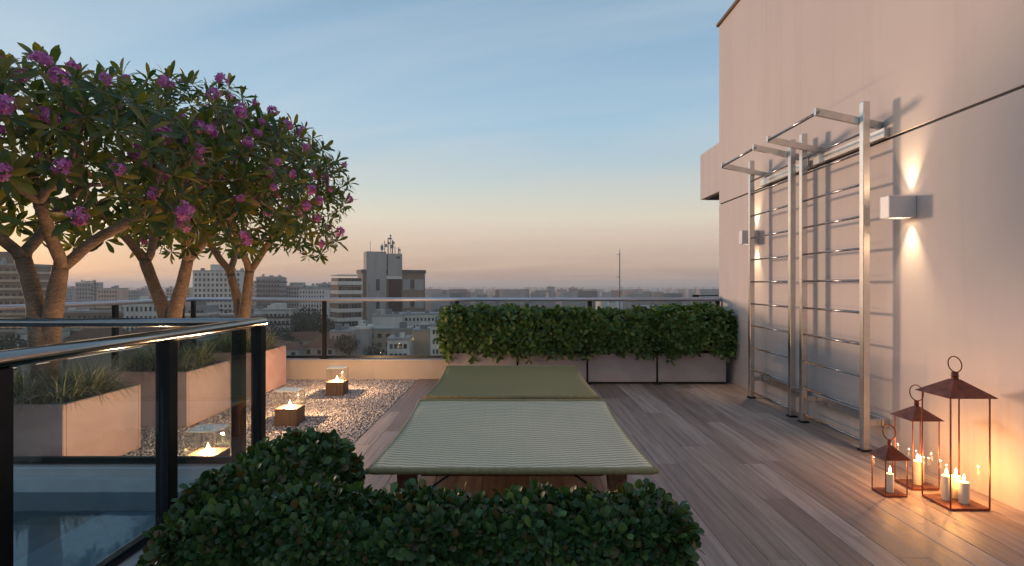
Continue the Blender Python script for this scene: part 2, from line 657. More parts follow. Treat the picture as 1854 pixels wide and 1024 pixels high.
    for nm, col in (('conc_grey', (0.373, 0.341, 0.313)), ('conc_dark', (.10, .085, .075)), ('conc_white', (0.670, 0.599, 0.526)),
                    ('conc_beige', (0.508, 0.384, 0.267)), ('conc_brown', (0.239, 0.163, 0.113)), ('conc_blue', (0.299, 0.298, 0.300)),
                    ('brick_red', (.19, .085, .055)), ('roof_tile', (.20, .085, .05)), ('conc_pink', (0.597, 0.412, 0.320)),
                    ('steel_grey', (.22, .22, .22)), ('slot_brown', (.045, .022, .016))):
        k = Mat(nm)
        n = k.noise(k.pos((1, 1, .25)), .35, 6, .65)
        f = k.noise(k.pos(), 2.5, 4, .6)
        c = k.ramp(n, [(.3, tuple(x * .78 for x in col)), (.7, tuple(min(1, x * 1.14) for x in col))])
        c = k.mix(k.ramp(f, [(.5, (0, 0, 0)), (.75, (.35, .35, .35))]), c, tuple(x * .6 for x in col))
        k.pbsdf(Base_Color=c, Roughness=.85, Specular_IOR_Level=.25)
        M[nm] = k.m
    k = Mat('window_glass')
    c = k.ramp(k.island(), [(0, (.012, .014, .017)), (.7, (.04, .04, .042)), (1, (.14, .125, .105))])
    k.pbsdf(Base_Color=c, Roughness=.2, Specular_IOR_Level=.5)
    M['window_glass'] = k.m


make_materials()

# ================================================================== THE SETTING
WX = 2.93             # wall plane
YF = 7.90             # inner face of the far parapet
XL = -4.40            # inner face of the left parapet
DX = -1.29            # left edge of the deck

# terrain sheet with gentle relief, reaching the horizon
def ground_z(x, y):
    d = math.hypot(x, y)
    z = -46.0 + 7.0 * noise.noise(Vector((x * .0022, y * .0022, 3.1))) + 2.0 * noise.noise(Vector((x * .01, y * .01, 0)))
    return z + min(30.0, max(0.0, (d - 2500) * .006)) * (.55 + .5 * noise.noise(Vector((x * .0004, y * .0004, 9.0))))


gs = [-22000, -16000, -11000, -8000, -6000, -4500, -3400, -2600, -2000, -1500, -1150, -900, -700, -560, -450, -360, -280, -210, -150, -100, -50, 0]
gx = gs + [-q for q in gs[-2::-1]]
gv = [(x, y, ground_z(x, y)) for y in gx for x in gx]
ng = len(gx)
gf = [(j * ng + i, j * ng + i + 1, (j + 1) * ng + i + 1, (j + 1) * ng + i) for j in range(ng - 1) for i in range(ng - 1)]
structure(MB().add(gv, gf, True).build('ground', M['terrain']))

# the roof slab of this building, below deck and gravel
structure(MB().box(-4.62, 6.0, -2.5, YF + .16, -.9, -.06).build('roof_slab', M['coping_stone']))

# deck with separate planks
deck = structure(MB().box(DX, WX, -1.0, YF, -.058, -.03).build('deck', M['black_metal']))
plank_cache = {}
def plank(x, w, y0, y1):
    L = round(y1 - y0, 2)
    key = (round(w, 3), L)
    if key not in plank_cache:
        m = MB().box(-w / 2, w / 2, -L / 2, L / 2, -.028, 0, .0012)
        me = bpy.data.meshes.new('plank')
        me.from_pydata(m.v, [], m.f)
        me.materials.append(M['deck_wood'])
        plank_cache[key] = me
    o = bpy.data.objects.new('plank', plank_cache[key])
    COL.objects.link(o)
    o.parent = deck
    o.location = (x, (y0 + y1) / 2, random.uniform(-.0012, .0012))
PW = (WX - DX) / 27
for i in range(27):
    y = -.9 - random.random() * 1.4
    while y < YF - .05:
        L = random.choice((1.2, 1.5, 1.8, 2.1, 2.4))
        y1 = min(y + L, YF)
        if YF - y1 < .3:
            y1 = YF
        if y1 > .7:
            plank(DX + (i + .5) * PW, PW - .002, max(y, -.9) + .002, y1 - .002)
        y = y1

# gravel bed and pebbles
structure(MB().box(XL, DX - .012, 3.42, YF, -.055, -.022).build('gravel_bed', M['gravel_bed']))
structure(MB().box(DX - .011, DX - .002, 3.42, YF, -.055, -.004).build('deck_edging', M['black_metal']))

PLANTER_Y = [(3.80, 4.60), (5.25, 6.06), (6.74, 7.56)]
def pebbles():
    t = (1 + 5 ** .5) / 2
    iv = np.array([(-1, t, 0), (1, t, 0), (-1, -t, 0), (1, -t, 0), (0, -1, t), (0, 1, t), (0, -1, -t), (0, 1, -t), (t, 0, -1), (t, 0, 1), (-t, 0, -1), (-t, 0, 1)], float)
    iv /= np.linalg.norm(iv[0])
    fc = np.array([(0, 11, 5), (0, 5, 1), (0, 1, 7), (0, 7, 10), (0, 10, 11), (1, 5, 9), (5, 11, 4), (11, 10, 2), (10, 7, 6), (7, 1, 8),
                   (3, 9, 4), (3, 4, 2), (3, 2, 6), (3, 6, 8), (3, 8, 9), (4, 9, 5), (2, 4, 11), (6, 2, 10), (8, 6, 7), (9, 8, 1)])
    s = .0195
    P = []
    y = 3.44
    while y < YF - .01:
        x = -3.95
        while x < DX - .025:
            inside = any(x < -2.99 and a - .01 < y < b + .01 for a, b in PLANTER_Y)
            if not inside:
                P.append((x, y))
            x += s
        y += s
    P = np.array(P)
    n = len(P)
    P = P + rng.uniform(-.011, .011, (n, 2))
    P[:, 0] = np.minimum(P[:, 0], DX - .024)
    sc = rng.uniform(.0072, .0130, (n, 1)) * rng.uniform(.75, 1.25, (n, 3))
    sc[:, 2] *= .75
    an = rng.uniform(0, 6.283, n)
    V = iv[None] * (1 + rng.uniform(-.18, .18, (n, 12, 1))) * sc[:, None, :]
    ca, sa = np.cos(an)[:, None], np.sin(an)[:, None]
    X = V[:, :, 0] * ca - V[:, :, 1] * sa + P[:, 0:1]
    Y = V[:, :, 0] * sa + V[:, :, 1] * ca + P[:, 1:2]
    Z = V[:, :, 2] + rng.uniform(-.018, -.006, (n, 1))
    VV = np.stack([X, Y, Z], 2).reshape(-1, 3)
    FF = (fc[None] + (np.arange(n) * 12)[:, None, None]).reshape(-1, 3)
    o = link('gravel', mesh_np('gravel', VV, FF), M['pebble'])
    stuff(o, 'pale grey pebble gravel between the planters and the deck', 'gravel')
pebbles()

# ------------------------------------------------------------------ parapets
def parapet(name, label, x0, x1, y0, y1, cop):
    t = thing(name, label, 'wall', ((x0 + x1) / 2, (y0 + y1) / 2, -.05))
    MB().box(x0, x1, y0, y1, -.05, .245).build('wall_body', M['parapet_paint'], t)
    MB().box(*cop, .247, .272, .004).build('coping', M['coping_stone'], t)
    return t
parapet('low_wall', 'low beige parapet wall along the far end below the glass railing', XL - .16, WX, YF, YF + .15, (XL - .18, WX, YF - .02, YF + .17))
parapet('low_wall', 'low beige parapet wall on the left behind the tree planters', XL - .16, XL, 1.0, YF - .022, (XL - .18, XL + .02, 1.0, YF - .024))

# ------------------------------------------------------------------ the house wall on the right
hw = thing('house_wall', 'tall smooth pinkish beige stucco wall rising on the right', 'wall', (WX, 3.5, 0))
GZ = 2.44
MB().box(WX, WX + .25, -2.2, 8.05, -.05, GZ - .009, .003).build('lower_panel', M['stucco'], hw)
MB().box(WX, WX + .25, -2.2, 8.05, GZ + .009, 4.96, .003).build('upper_panel', M['stucco'], hw)
MB().box(WX + .018, WX + .23, -2.19, 8.03, GZ - .0085, GZ + .0085).build('joint', M['black_metal'], hw)
MB().box(WX - .03, WX + .3, -2.2, 8.08, 4.963, 5.0).build('coping', M['conc_brown'], hw)
bb = thing('balcony_box', 'beige box shaped balcony jutting out beyond the far wall corner', 'balcony', (4, 9, 2.75))
MB().box(3.2, 6.0, 8.06, 9.67, 2.75, 3.51, .004).build('balcony_wall', M['stucco'], bb)
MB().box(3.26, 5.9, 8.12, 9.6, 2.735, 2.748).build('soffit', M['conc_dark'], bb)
MB().box(WX + .26, 6.0, -2.2, 8.04, -.05, 4.9).build('house_core', M['stucco'], hw)
ar = thing('floodlight_arm', 'small black floodlight on a thin arm at the wall corner', 'floodlight', (2.9, 8.3, 1.15))
MB().tube([(2.95, 8.12, 1.155), (2.68, 8.2, 1.148)], .008, 6).build('arm', M['black_metal'], ar)
MB().box(2.60, 2.69, 8.16, 8.24, 1.13, 1.165, .008).build('lamp_head', M['black_metal'], ar)

# ------------------------------------------------------------------ glass railings
def railing(name, label, pts_post, segs, rail, mats, ptop, zbot, zrail, loc, rr, psize=(.05, .05), glass='far_glass', bar=None):
    t = thing(name, label, 'railing', loc)
    for (x, y) in pts_post:
        p = MB().box(x - psize[0] / 2, x + psize[0] / 2, y - psize[1] / 2, y + psize[1] / 2, zbot, ptop, .004).build('post', M['black_metal'], t)
        MB().box(x - psize[0] * .9, x + psize[0] * .9, y - psize[1] * .9, y + psize[1] * .9, zbot, zbot + .012, .003).build('foot_plate', M['black_metal'], p)
    for (a, b) in segs:
        (x0, y0), (x1, y1) = a, b
        w = .006
        if abs(x1 - x0) > abs(y1 - y0):
            MB().box(x0, x1, y0 - w, y0 + w, zbot + .035, zrail - .03).build('glass_pane', M[glass], t)
            MB().box(x0, x1, y0 - .016, y0 + .016, zbot + .006, zbot + .044, .003).build('bottom_channel', M['black_metal'], t)
        else:
            MB().box(x0 - w, x0 + w, y0, y1, zbot + .035, zrail - .03).build('glass_pane', M[glass], t)
            MB().box(x0 - .016, x0 + .016, y0, y1, zbot + .006, zbot + .044, .003).build('bottom_channel', M['black_metal'], t)
    for poly in rail:
        m = MB()
        m.tube(poly, rr[0], 12, True, True, rr[1])
        m.build('handrail', M[mats], t)
    return t

ZB = .273
yr = YF + .075
FX = [XL - .07, -2.63, -.77, 1.09, 2.88]
railing('glass_railing', 'long glass railing with steel handrail across the far parapet', [(x, yr) for x in FX],
        [((FX[i] + .03, yr), (FX[i + 1] - .03, yr)) for i in range(4)],
        [[(XL - .11, yr, 1.10), (WX - .003, yr, 1.10)]], 'rail_steel', 1.078, ZB, 1.10, (0, yr, ZB), (.032, .027), (.055, .05))
LY = [7.82 - .1, 6.42, 4.9, 3.4, 1.9]
xl = XL - .08
railing('glass_railing', 'glass railing with steel handrail running along the left parapet behind trees', [(xl, y) for y in LY],
        [((xl, LY[i + 1] + .03), (xl, LY[i] - .03)) for i in range(4)],
        [[(xl, 1.2, 1.10), (xl, yr - .045, 1.10)]], 'rail_steel', 1.078, ZB, 1.10, (xl, 5, ZB), (.032, .027), (.05, .06))

# ------------------------------------------------------------------ pool basin guarded by the near railing
NX, NY = -1.475, 3.32
pool = thing('plunge_pool', 'raised plunge pool with pale kerb behind the near glass railing', 'pool', (-3, 2, -.05))
MB().box(-4.38, NX + .05, NY - .06, NY + .09, -.6, .255, .006).build('kerb', M['kerb_stone'], pool)
MB().box(NX - .09, NX + .06, -.6, NY - .063, -.6, .255, .006).build('kerb', M['kerb_stone'], pool)
MB().box(-4.38, NX - .093, NY - .10, NY - .063, -.6, .20).build('tile_band', M['pool_tile'], pool)
MB().box(-2.30, NX - .093, -.6, NY - .103, -.6, .02).build('bench_step', M['pool_tile'], pool)
MB().box(-4.38, -2.303, -.6, NY - .103, -.75, -.60).build('basin_floor', M['pool_deep'], pool)
wv = [(-4.37, -.5, .13), (NX - .095, -.5, .13), (NX - .095, NY - .102, .13), (-4.37, NY - .102, .13)]
structure(MB().add(wv, [(0, 1, 2, 3)]).build('pool_water', M['water']))

NP = [1.62, 2.43, NY - .01]
nr = railing('glass_railing', 'near black post glass railing with broad dark metal handrail around the pool', [(NX, y) for y in NP] + [(NX - .12, NY), (-3.9, NY)],
             [((NX, .75), (NX, NP[0] - .035)), ((NX, NP[0] + .035), (NX, NP[1] - .035)), ((NX, NP[1] + .035), (NX, NP[2] - .035)),
              ((-3.87, NY), (NX - .15, NY))],
             [[(NX, .3, 1.085), (NX, NY + .03, 1.085)], [(-4.3, NY, 1.083), (NX - .042, NY, 1.083)]], 'dark_rail', 1.062, .256, 1.085, (NX, NY, .256),
             (.040, .026), (.060, .066), 'rail_glass')

# ================================================================== leaf tools
def leaf_template(L, W, fold=.25, bend=.15, tip=.6):
    """obovate leaf along +y, 8 triangles; widest at `tip` of its length"""
    ts = [0, .33, tip, .86, 1.0]
    ws = [.10, .62, 1.0, .74, .0]
    V, Fc = [], []
    for t, w in zip(ts[:-1], ws[:-1]):
        z = -bend * L * t * t
        V += [(-W / 2 * w, L * t, z + fold * W / 2 * w), (0, L * t, z), (W / 2 * w, L * t, z + fold * W / 2 * w)]
    V.append((0, L, -bend * L))
    for i in range(3):
        a = i * 3
        Fc += [(a, a + 1, a + 4, a + 3), (a + 1, a + 2, a + 5, a + 4)]
    V = np.array(V)
    F3 = []
    for q in Fc:
        F3 += [(q[0], q[1], q[2]), (q[0], q[2], q[3])]
    F3 += [(9, 10, 12), (10, 11, 12)]
    return V, np.array(F3)


def rot_to(n, spin):
    """matrices taking +z to n with a spin about it; n (k,3)"""
    n = n / np.linalg.norm(n, axis=1, keepdims=True)
    ref = np.where(np.abs(n[:, 2:3]) < .9, np.array([[0, 0, 1.0]]), np.array([[1.0, 0, 0]]))
    a = np.cross(ref, n); a /= np.linalg.norm(a, axis=1, keepdims=True)
    b = np.cross(n, a)
    c, s = np.cos(spin)[:, None], np.sin(spin)[:, None]
    return np.stack([a * c + b * s, -a * s + b * c, n], 2)


def scatter(Vt, Ft, P, Rm, S):
    n, k = len(P), len(Vt)
    V = np.einsum('nij,kj->nki', Rm, Vt) * S[:, None, None] + P[:, None, :]
    Fa = Ft[None] + (np.arange(n) * k)[:, None, None]
    return V.reshape(-1, 3), Fa.reshape(-1, Ft.shape[1])


def rosette(nl, L, W, th0, th1, seed, fold=.25, bend=.2, jit=.12, tip=.6):
    """leaves in a golden-angle spiral round +z, th = angle from +z in degrees"""
    r = np.random.default_rng(seed)
    Vl, Fl = leaf_template(L, W, fold, bend, tip)
    Vs, Fs = [], []
    for i in range(nl):
        th = R(th0 + (th1 - th0) * (i / max(1, nl - 1)) ** .8) + r.normal(0, jit)
        az = i * 2.39996 + r.normal(0, .15)
        s = r.uniform(.75, 1.1)
        # leaf frame: +y along leaf, +z upper side
        d = np.array([math.sin(th) * math.cos(az), math.sin(th) * math.sin(az), math.cos(th)])
        side = np.array([-math.sin(az), math.cos(az), 0])
        tw = r.normal(0, .25)
        up = np.cross(-side, d) * -1
        up = up if up[2] > 0 or th > 1.57 else -up
        up = np.cross(side, d); up = -up if up[2] < 0 else up
        sd = np.cross(d, up)
        sd2 = sd * math.cos(tw) + up * math.sin(tw); up2 = np.cross(sd2, d)
        Mx = np.stack([sd2, d, up2], 1)
        b = d * .012 + np.array([0, 0, .02 * (1 - i / nl)])
        Vs.append((Vl * s) @ Mx.T + b)
        Fs.append(Fl + len(Vl) * i)
    return np.concatenate(Vs), np.concatenate(Fs)


def rounded_box_samples(half, r, n, faces=('x+', 'x-', 'y+', 'y-', 'z+')):
    half = np.array(half)
    ar = {'x+': half[1] * half[2], 'x-': half[1] * half[2], 'y+': half[0] * half[2], 'y-': half[0] * half[2], 'z+': half[0] * half[1], 'z-': half[0] * half[1]}
    w = np.array([ar[f] for f in faces]); w /= w.sum()
    pick = rng.choice(len(faces), n, p=w)
    S = rng.uniform(-1, 1, (n, 3)) * half
    for i, f in enumerate(faces):
        m = pick == i
        a = 'xyz'.index(f[0])
        S[m, a] = half[a] * (1 if f[1] == '+' else -1)
    core = np.clip(S, -(half - r), half - r)
    d = S - core
    d /= np.linalg.norm(d, axis=1, keepdims=True) + 1e-9
    return core + d * r, d


def hedge_foliage(name, parent, c, half, r, n, ros, matn, bump=.05, bf=3.0, size=(.8, 1.2), seed=0, hang=None, core_shrink=.07, up=.35):
    P, N = rounded_box_samples(half, r, n)
    c = np.array(c)
    disp = np.array([noise.noise(Vector(((p[0] + c[0]) * bf, (p[1] + c[1]) * bf, (p[2] + c[2]) * bf + seed))) for p in P])
    P = P + N * (disp * bump)[:, None] + N * rng.uniform(-.055, .02, (n, 1)) * (size[0])
    if hang is not None:
        k = rng.random(n) < hang
        k &= (P[:, 2] < -half[2] * .35)
        P[k, 2] -= rng.uniform(.0, .12, k.sum())
    Nn = N + np.array([0, 0, up]) + rng.normal(0, .38, (n, 3))
    Rm = rot_to(Nn, rng.uniform(0, 6.28, n))
    S = rng.uniform(size[0], size[1], n)
    V, Fa = scatter(ros[0], ros[1], P + c - np.array(origin(parent)), Rm, S)
    o = link('foliage', mesh_np('foliage', V, Fa, True), M[matn], parent)
    o['kind'] = 'stuff'
    # solid dark filler added inside the leaves so the far side does not show through
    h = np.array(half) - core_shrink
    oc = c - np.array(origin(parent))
    MB().box(oc[0] - h[0], oc[0] + h[0], oc[1] - h[1], oc[1] + h[1], oc[2] - h[2], oc[2] + h[2], min(h) * .45).build('dark_filler', M['leaf_core'], parent, True)
    return o

# ================================================================== PLANTERS AT THE FAR END
words = ['leftmost', 'second from left', 'third from left', 'rightmost']
px0, pw = -.835, .9185
ros_far = rosette(8, .085, .042, 12, 95, 3, .25, .22, .2, .66)
for i in range(4):
    x0 = px0 + i * pw
    x1 = x0 + pw - .022
    t = thing('planter_box', f'mauve grey stone planter box under the far hedge, {words[i]} of four', 'planter', ((x0 + x1) / 2, 7.69, 0), 'planter boxes at the far parapet')
    MB().box(x0, x1, 7.48, 7.505, .028, .405, .004).build('front_panel', M['mauve_stone'], t)
    MB().box(x0, x1, 7.845, 7.87, .028, .405, .004).build('back_panel', M['mauve_stone'], t)
    for q in (x0, x1 - .025):
        MB().box(q, q + .025, 7.507, 7.843, .028, .405, .004).build('side_panel', M['mauve_stone'], t)
    MB().box(x0 + .027, x1 - .027, 7.508, 7.842, .03, .37).build('soil', M['soil'], t)
    MB().box(x0 + .02, x1 - .02, 7.50, 7.85, .001, .026).build('base_frame', M['black_metal'], t)
    if i < 3:
        p = MB().box(x1 + .001, x1 + .021, 7.474, 7.50, .012, .40).build('divider_post', M['black_metal'], t)
        MB().box(x1 - .035, x1 + .057, 7.44, 7.478, .001, .024, .003).build('foot', M['black_metal'], p)
    h = thing('hedge_shrub', f'glossy leafy green shrub growing in the {words[i]} far planter box', 'shrub', ((x0 + x1) / 2, 7.68, .37), 'shrubs of the far hedge')
    xa, xb = x0 - (.06 if i == 0 else .03), x1 + (.06 if i == 3 else .05)
    hz = [.925, .90, .875, .92][i]
    hedge_foliage('foliage', h, ((xa + xb) / 2, 7.66, (.425 + hz) / 2), ((xb - xa) / 2, .30, (hz - .425) / 2), .13, 640, ros_far, 'far_hedge_leaf', .09, 3.5, (.8, 1.25), i, .35)
    for q in (-.25, .0, .26):
        xm = (x0 + x1) / 2 + q
        MB().tube([(xm, 7.68, .36), (xm + .02, 7.67, .5), (xm - .03, 7.66, .66)], [.014, .011, .007], 6).build('stem', M['bark'], h)

# ================================================================== FRONT HEDGES
ros_near = rosette(7, .038, .0255, 15, 92, 11, .2, .22, .2, .66)
t = thing('planter_box', 'rust brown planter box below the low hedge beside the pool railing', 'planter', (-1.11, 2.4, 0))
MB().box(-1.25, -.845, 2.24, 3.0, .001, .33, .006).build('box_body', M['corten'], t)
h = thing('clipped_hedge', 'low dark green clipped hedge running back beside the pool railing', 'hedge', (-1.1, 2.6, .331))
hedge_foliage('foliage', h, (-1.045, 2.56, .345), (.195, .45, .15), .13, 3400, ros_near, 'hedge_leaf', .05, 4.5, (.7, 1.35), 3)
t = thing('planter_box', 'rust brown planter box below the hedge nearest the camera', 'planter', (-.32, 2.1, 0))
MB().box(-1.25, .56, 1.99, 2.235, .001, .16, .006).build('box_body', M['corten'], t)
h = thing('clipped_hedge', 'wide dark green clipped hedge across the bottom nearest the camera', 'hedge', (-.32, 2.1, .161))
hedge_foliage('foliage', h, (-.30, 2.10, .245), (.925, .15, .21), .12, 6400, ros_near, 'hedge_leaf', .085, 5, (.7, 1.35), 8, None, .05)

# ================================================================== TREES
def crown_points(c, rx, zlo, zmid, ztop, n, seed):
    r = np.random.default_rng(seed)
    pts = []
    tries = 0
    dmin = .19
    while len(pts) < n and tries < 60000:
        tries += 1
        if tries % 6000 == 0:
            dmin *= .9
        az = r.uniform(0, 6.283)
        s = r.uniform(-.42, 1.0)
        if s < 0 and r.random() < .45:
            continue
        q = math.sqrt(max(0, 1 - s * s))
        k = r.uniform(.60, 1.0) ** .6
        if r.random() < .78:
            k = r.uniform(.88, 1.03)
        lob = 1 + .10 * math.sin(3 * az + seed) + .06 * math.sin(5 * az + 2 * seed)
        p = Vector((c[0] + rx * q * k * lob * math.cos(az), c[1] + rx * q * k * lob * math.sin(az),
                    zmid + (ztop - zmid) * s * k if s > 0 else zmid + (zmid - zlo) * s / .42 * k))
        if s < 0 and q * k < .74:
            continue
        if all((p - o).length > dmin for o in pts):
            pts.append(p)
    return pts


def two_means(pts):
    P = np.array(pts)
    d = P - P.mean(0)
    u, s, vt = np.linalg.svd(d, full_matrices=False)
    m = d @ vt[0] > 0
    for _ in range(6):
        if m.all() or (~m).all():
            break
        a, b = P[m].mean(0), P[~m].mean(0)
        m = np.linalg.norm(P - a, axis=1) < np.linalg.norm(P - b, axis=1)
    if m.all() or (~m).all():
        m = np.arange(len(P)) % 2 == 0
    return [p for p, k in zip(pts, m) if k], [p for p, k in zip(pts, m) if not k]


def limb(mb, a, b, d0, ra, rb, n):
    """curved tube from a to b leaving a in direction d0"""
    L = (b - a).length
    c = a + d0.normalized() * L * .4
    pts = []
    k = 6 if L > .25 else 4
    for i in range(k):
        t = i / (k - 1)
        p = a * (1 - t) ** 2 + c * 2 * t * (1 - t) + b * t * t
        if 0 < i < k - 1:
            p += Vector((random.gauss(0, 1), random.gauss(0, 1), random.gauss(0, .6))) * min(.010, L * .02)
        pts.append(p)
    rad = [ra + (rb - ra) * i / (k - 1) for i in range(k)]
    mb.tube(pts, rad, n)
    return (b - c).normalized()


def grow(mb, pts, a, d0, ra, tips, level):
    c = sum(pts, Vector()) / len(pts)
    if len(pts) == 1:
        d = limb(mb, a, pts[0], d0, ra, max(.0055, ra * .7), 6)
        tips.append((pts[0], d))
        return
    frac = (.56 if level == 0 else .44) if len(pts) > 8 else .5
    b = a + (c - a) * frac
    b.z -= .02 * (c - a).length
    rb = ra * .86
    d = limb(mb, a, b, d0, ra, rb, 8 if ra > .02 else 6)
    g1, g2 = two_means(pts)
    n = len(pts)
    for g in (g1, g2):
        rr = max(.006, rb * (len(g) / n) ** .40)
        cg = sum(g, Vector()) / len(g)
        dd = (d * .5 + (cg - b).normalized()).normalized()
        grow(mb, g, b, dd, min(rr, rb * .93), tips, level + 1)


ROS = []
for q in range(6):
    V, Fa = rosette([15, 13, 17, 14, 12, 16][q], .138, .041, 18, 112, 40 + q, .22, .28, .16, .62)
    me = mesh_np('leaf_rosette', V, Fa, True)
    me.materials.append(M['tree_leaf'])
    ROS.append(me)

def flower_mesh(seed):
    r = np.random.default_rng(seed)
    Vp, Fp = leaf_template(.034, .019, .3, .3, .6)
    Vs, Fs, k = [], [], 0
    for fl in range(15):
        d = r.normal(0, 1, 3); d[2] = abs(d[2]) * .8 + .1; d /= np.linalg.norm(d)
        cen = d * r.uniform(.03, .062) + np.array([0, 0, .035])
        Rm = rot_to(d[None] + r.normal(0, .2, (1, 3)), np.array([r.uniform(0, 6.28)]))[0]
        for j in range(5):
            a = j * 1.2566
            ca, sa = math.cos(a), math.sin(a)
            rz = np.array([[ca, -sa, 0], [sa, ca, 0], [0, 0, 1]])
            tx = np.array([[1, 0, 0], [0, .88, -.47], [0, .47, .88]])
            Vs.append((Vp @ tx.T @ rz.T) @ Rm.T + cen)
            Fs.append(Fp + k); k += len(Vp)
    me = mesh_np('flower_cluster', np.concatenate(Vs), np.concatenate(Fs), True)
    me.materials.append(M['petal'])
    return me
FLW = [flower_mesh(s) for s in (1, 2, 3)]

def blossom_tree(label, y, base, stems, rx, zlo, zmid, ztop, n, nfl, seed):
    random.seed(seed)
    cx = base[0]
    t = thing('blossom_tree', label, 'tree', (cx, y, .46), 'pink blossom trees in the planters')
    o = np.array(origin(t))
    pts = crown_points((cx + .03, y), rx, zlo, zmid, ztop, n, seed)
    groups = [[], []]
    cents = [Vector(s[-1]) for s in stems]
    ax = (cents[1] - cents[0]).normalized()
    mid = (cents[1] + cents[0]) / 2
    for p in pts:
        groups[1 if (p - mid).dot(ax) > random.gauss(0, .08) else 0].append(p)
    tips = []
    for s, g in zip(stems, groups):
        sp = [Vector(q) for q in s]
        k = len(sp)
        fine, rad = [], []
        for i in range(k - 1):
            for j in range(5):
                tt = j / 5
                p0, p1, p2, p3 = sp[max(i - 1, 0)], sp[i], sp[i + 1], sp[min(i + 2, k - 1)]
                fine.append(.5 * ((2 * p1) + (-p0 + p2) * tt + (2 * p0 - 5 * p1 + 4 * p2 - p3) * tt ** 2 + (-p0 + 3 * p1 - 3 * p2 + p3) * tt ** 3))
        fine.append(sp[-1])
        for i in range(len(fine)):
            rad.append(.074 - .022 * i / (len(fine) - 1) + random.uniform(-.003, .003))
        mb = MB().tube(fine, rad, 14)
        mb.build('trunk', M['bark'], t)
        d0 = (fine[-1] - fine[-3]).normalized()
        g1, g2 = two_means(g)
        for q in (g1, g2):
            cg = sum(q, Vector()) / len(q)
            mb = MB()
            dd = (d0 * .35 + (cg - fine[-1]).normalized()).normalized()
            grow(mb, q, fine[-1] - d0 * .02, dd, .044, tips, 0)
            mb.build('branch', M['bark'], t)
    cen = Vector((cx, y, zmid - .35))
    for i, (p, d) in enumerate(tips):
        out = (p - cen).normalized()
        ax = (d * .5 + out * .7 + Vector((0, 0, .35)) + Vector([random.gauss(0, .22) for _ in range(3)])).normalized()
        ob = bpy.data.objects.new('leaf_rosette', ROS[i % 6])
        COL.objects.link(ob); ob.parent = t
        ob.location = p - Vector(o) - ax * .015
        ob.rotation_euler = (ax.to_track_quat('Z', 'Y').to_matrix() @ Matrix.Rotation(random.uniform(0, 6.28), 3, 'Z')).to_euler()
        s = random.uniform(.82, 1.22)
        ob.scale = (s, s, s)
    # blossom clusters sit at outer tips
    outer = [(p, d) for p, d in tips if (p - cen).length > .6 * rx]
    random.shuffle(outer)
    # favour the side the camera sees
    outer.sort(key=lambda q: (q[0].y - y) * .8 - (q[0].x - cx) * .45 + random.gauss(0, .45))
    for p, d in outer[:nfl]:
        out = (p - cen).normalized()
        ax = (out + Vector((.1, -.25, .2)) + Vector([random.gauss(0, .2) for _ in range(3)])).normalized()
        ob = bpy.data.objects.new('flower_cluster', random.choice(FLW))
        COL.objects.link(ob); ob.parent = t
        ob.location = p + ax * .075 - Vector(o)
        ob.rotation_euler = (ax.to_track_quat('Z', 'Y').to_matrix() @ Matrix.Rotation(random.uniform(0, 6.28), 3, 'Z')).to_euler()
        s = random.uniform(.52, .98)
        ob.scale = (s, s, s)
    return t

TX = -3.40
def stem_px(y, pix):
    """stem through photograph pixels at about the tree's own depth (dy offsets give it depth)"""
    return [tuple(px(u, v, y + dy)) for (u, v, dy) in pix]
T1, T2, T3 = 4.2, 5.65, 7.15
blossom_tree('large blossom tree in the planter nearest the camera at left edge', T1, (TX, T1),
             [stem_px(T1, [(80, 700, 0), (72, 620, -.02), (62, 540, .04), (42, 470, .06)]),
              stem_px(T1, [(84, 700, 0), (92, 600, .02), (100, 540, 0), (110, 482, -.04)])], 1.24, 1.66, 2.15, 2.82, 235, 40, 5)
blossom_tree('blossom tree in the middle planter with two forking trunks', T2, (TX, T2),
             [stem_px(T2, [(304, 640, 0), (298, 570, .04), (280, 520, .08), (262, 472, .12)]),
              stem_px(T2, [(308, 640, 0), (316, 570, -.02), (330, 515, -.06), (340, 470, -.08)])], 1.32, 1.72, 2.36, 3.25, 235, 52, 9)
blossom_tree('blossom tree in the farthest planter with the rounded crown end', T3, (TX, T3),
             [stem_px(T3, [(438, 620, 0), (434, 570, .05), (428, 535, .1), (418, 498, .1)]),
              stem_px(T3, [(441, 620, 0), (443, 570, -.05), (447, 530, -.06), (452, 490, -.1)])], 1.17, 1.66, 2.45, 3.38, 235, 52, 14)

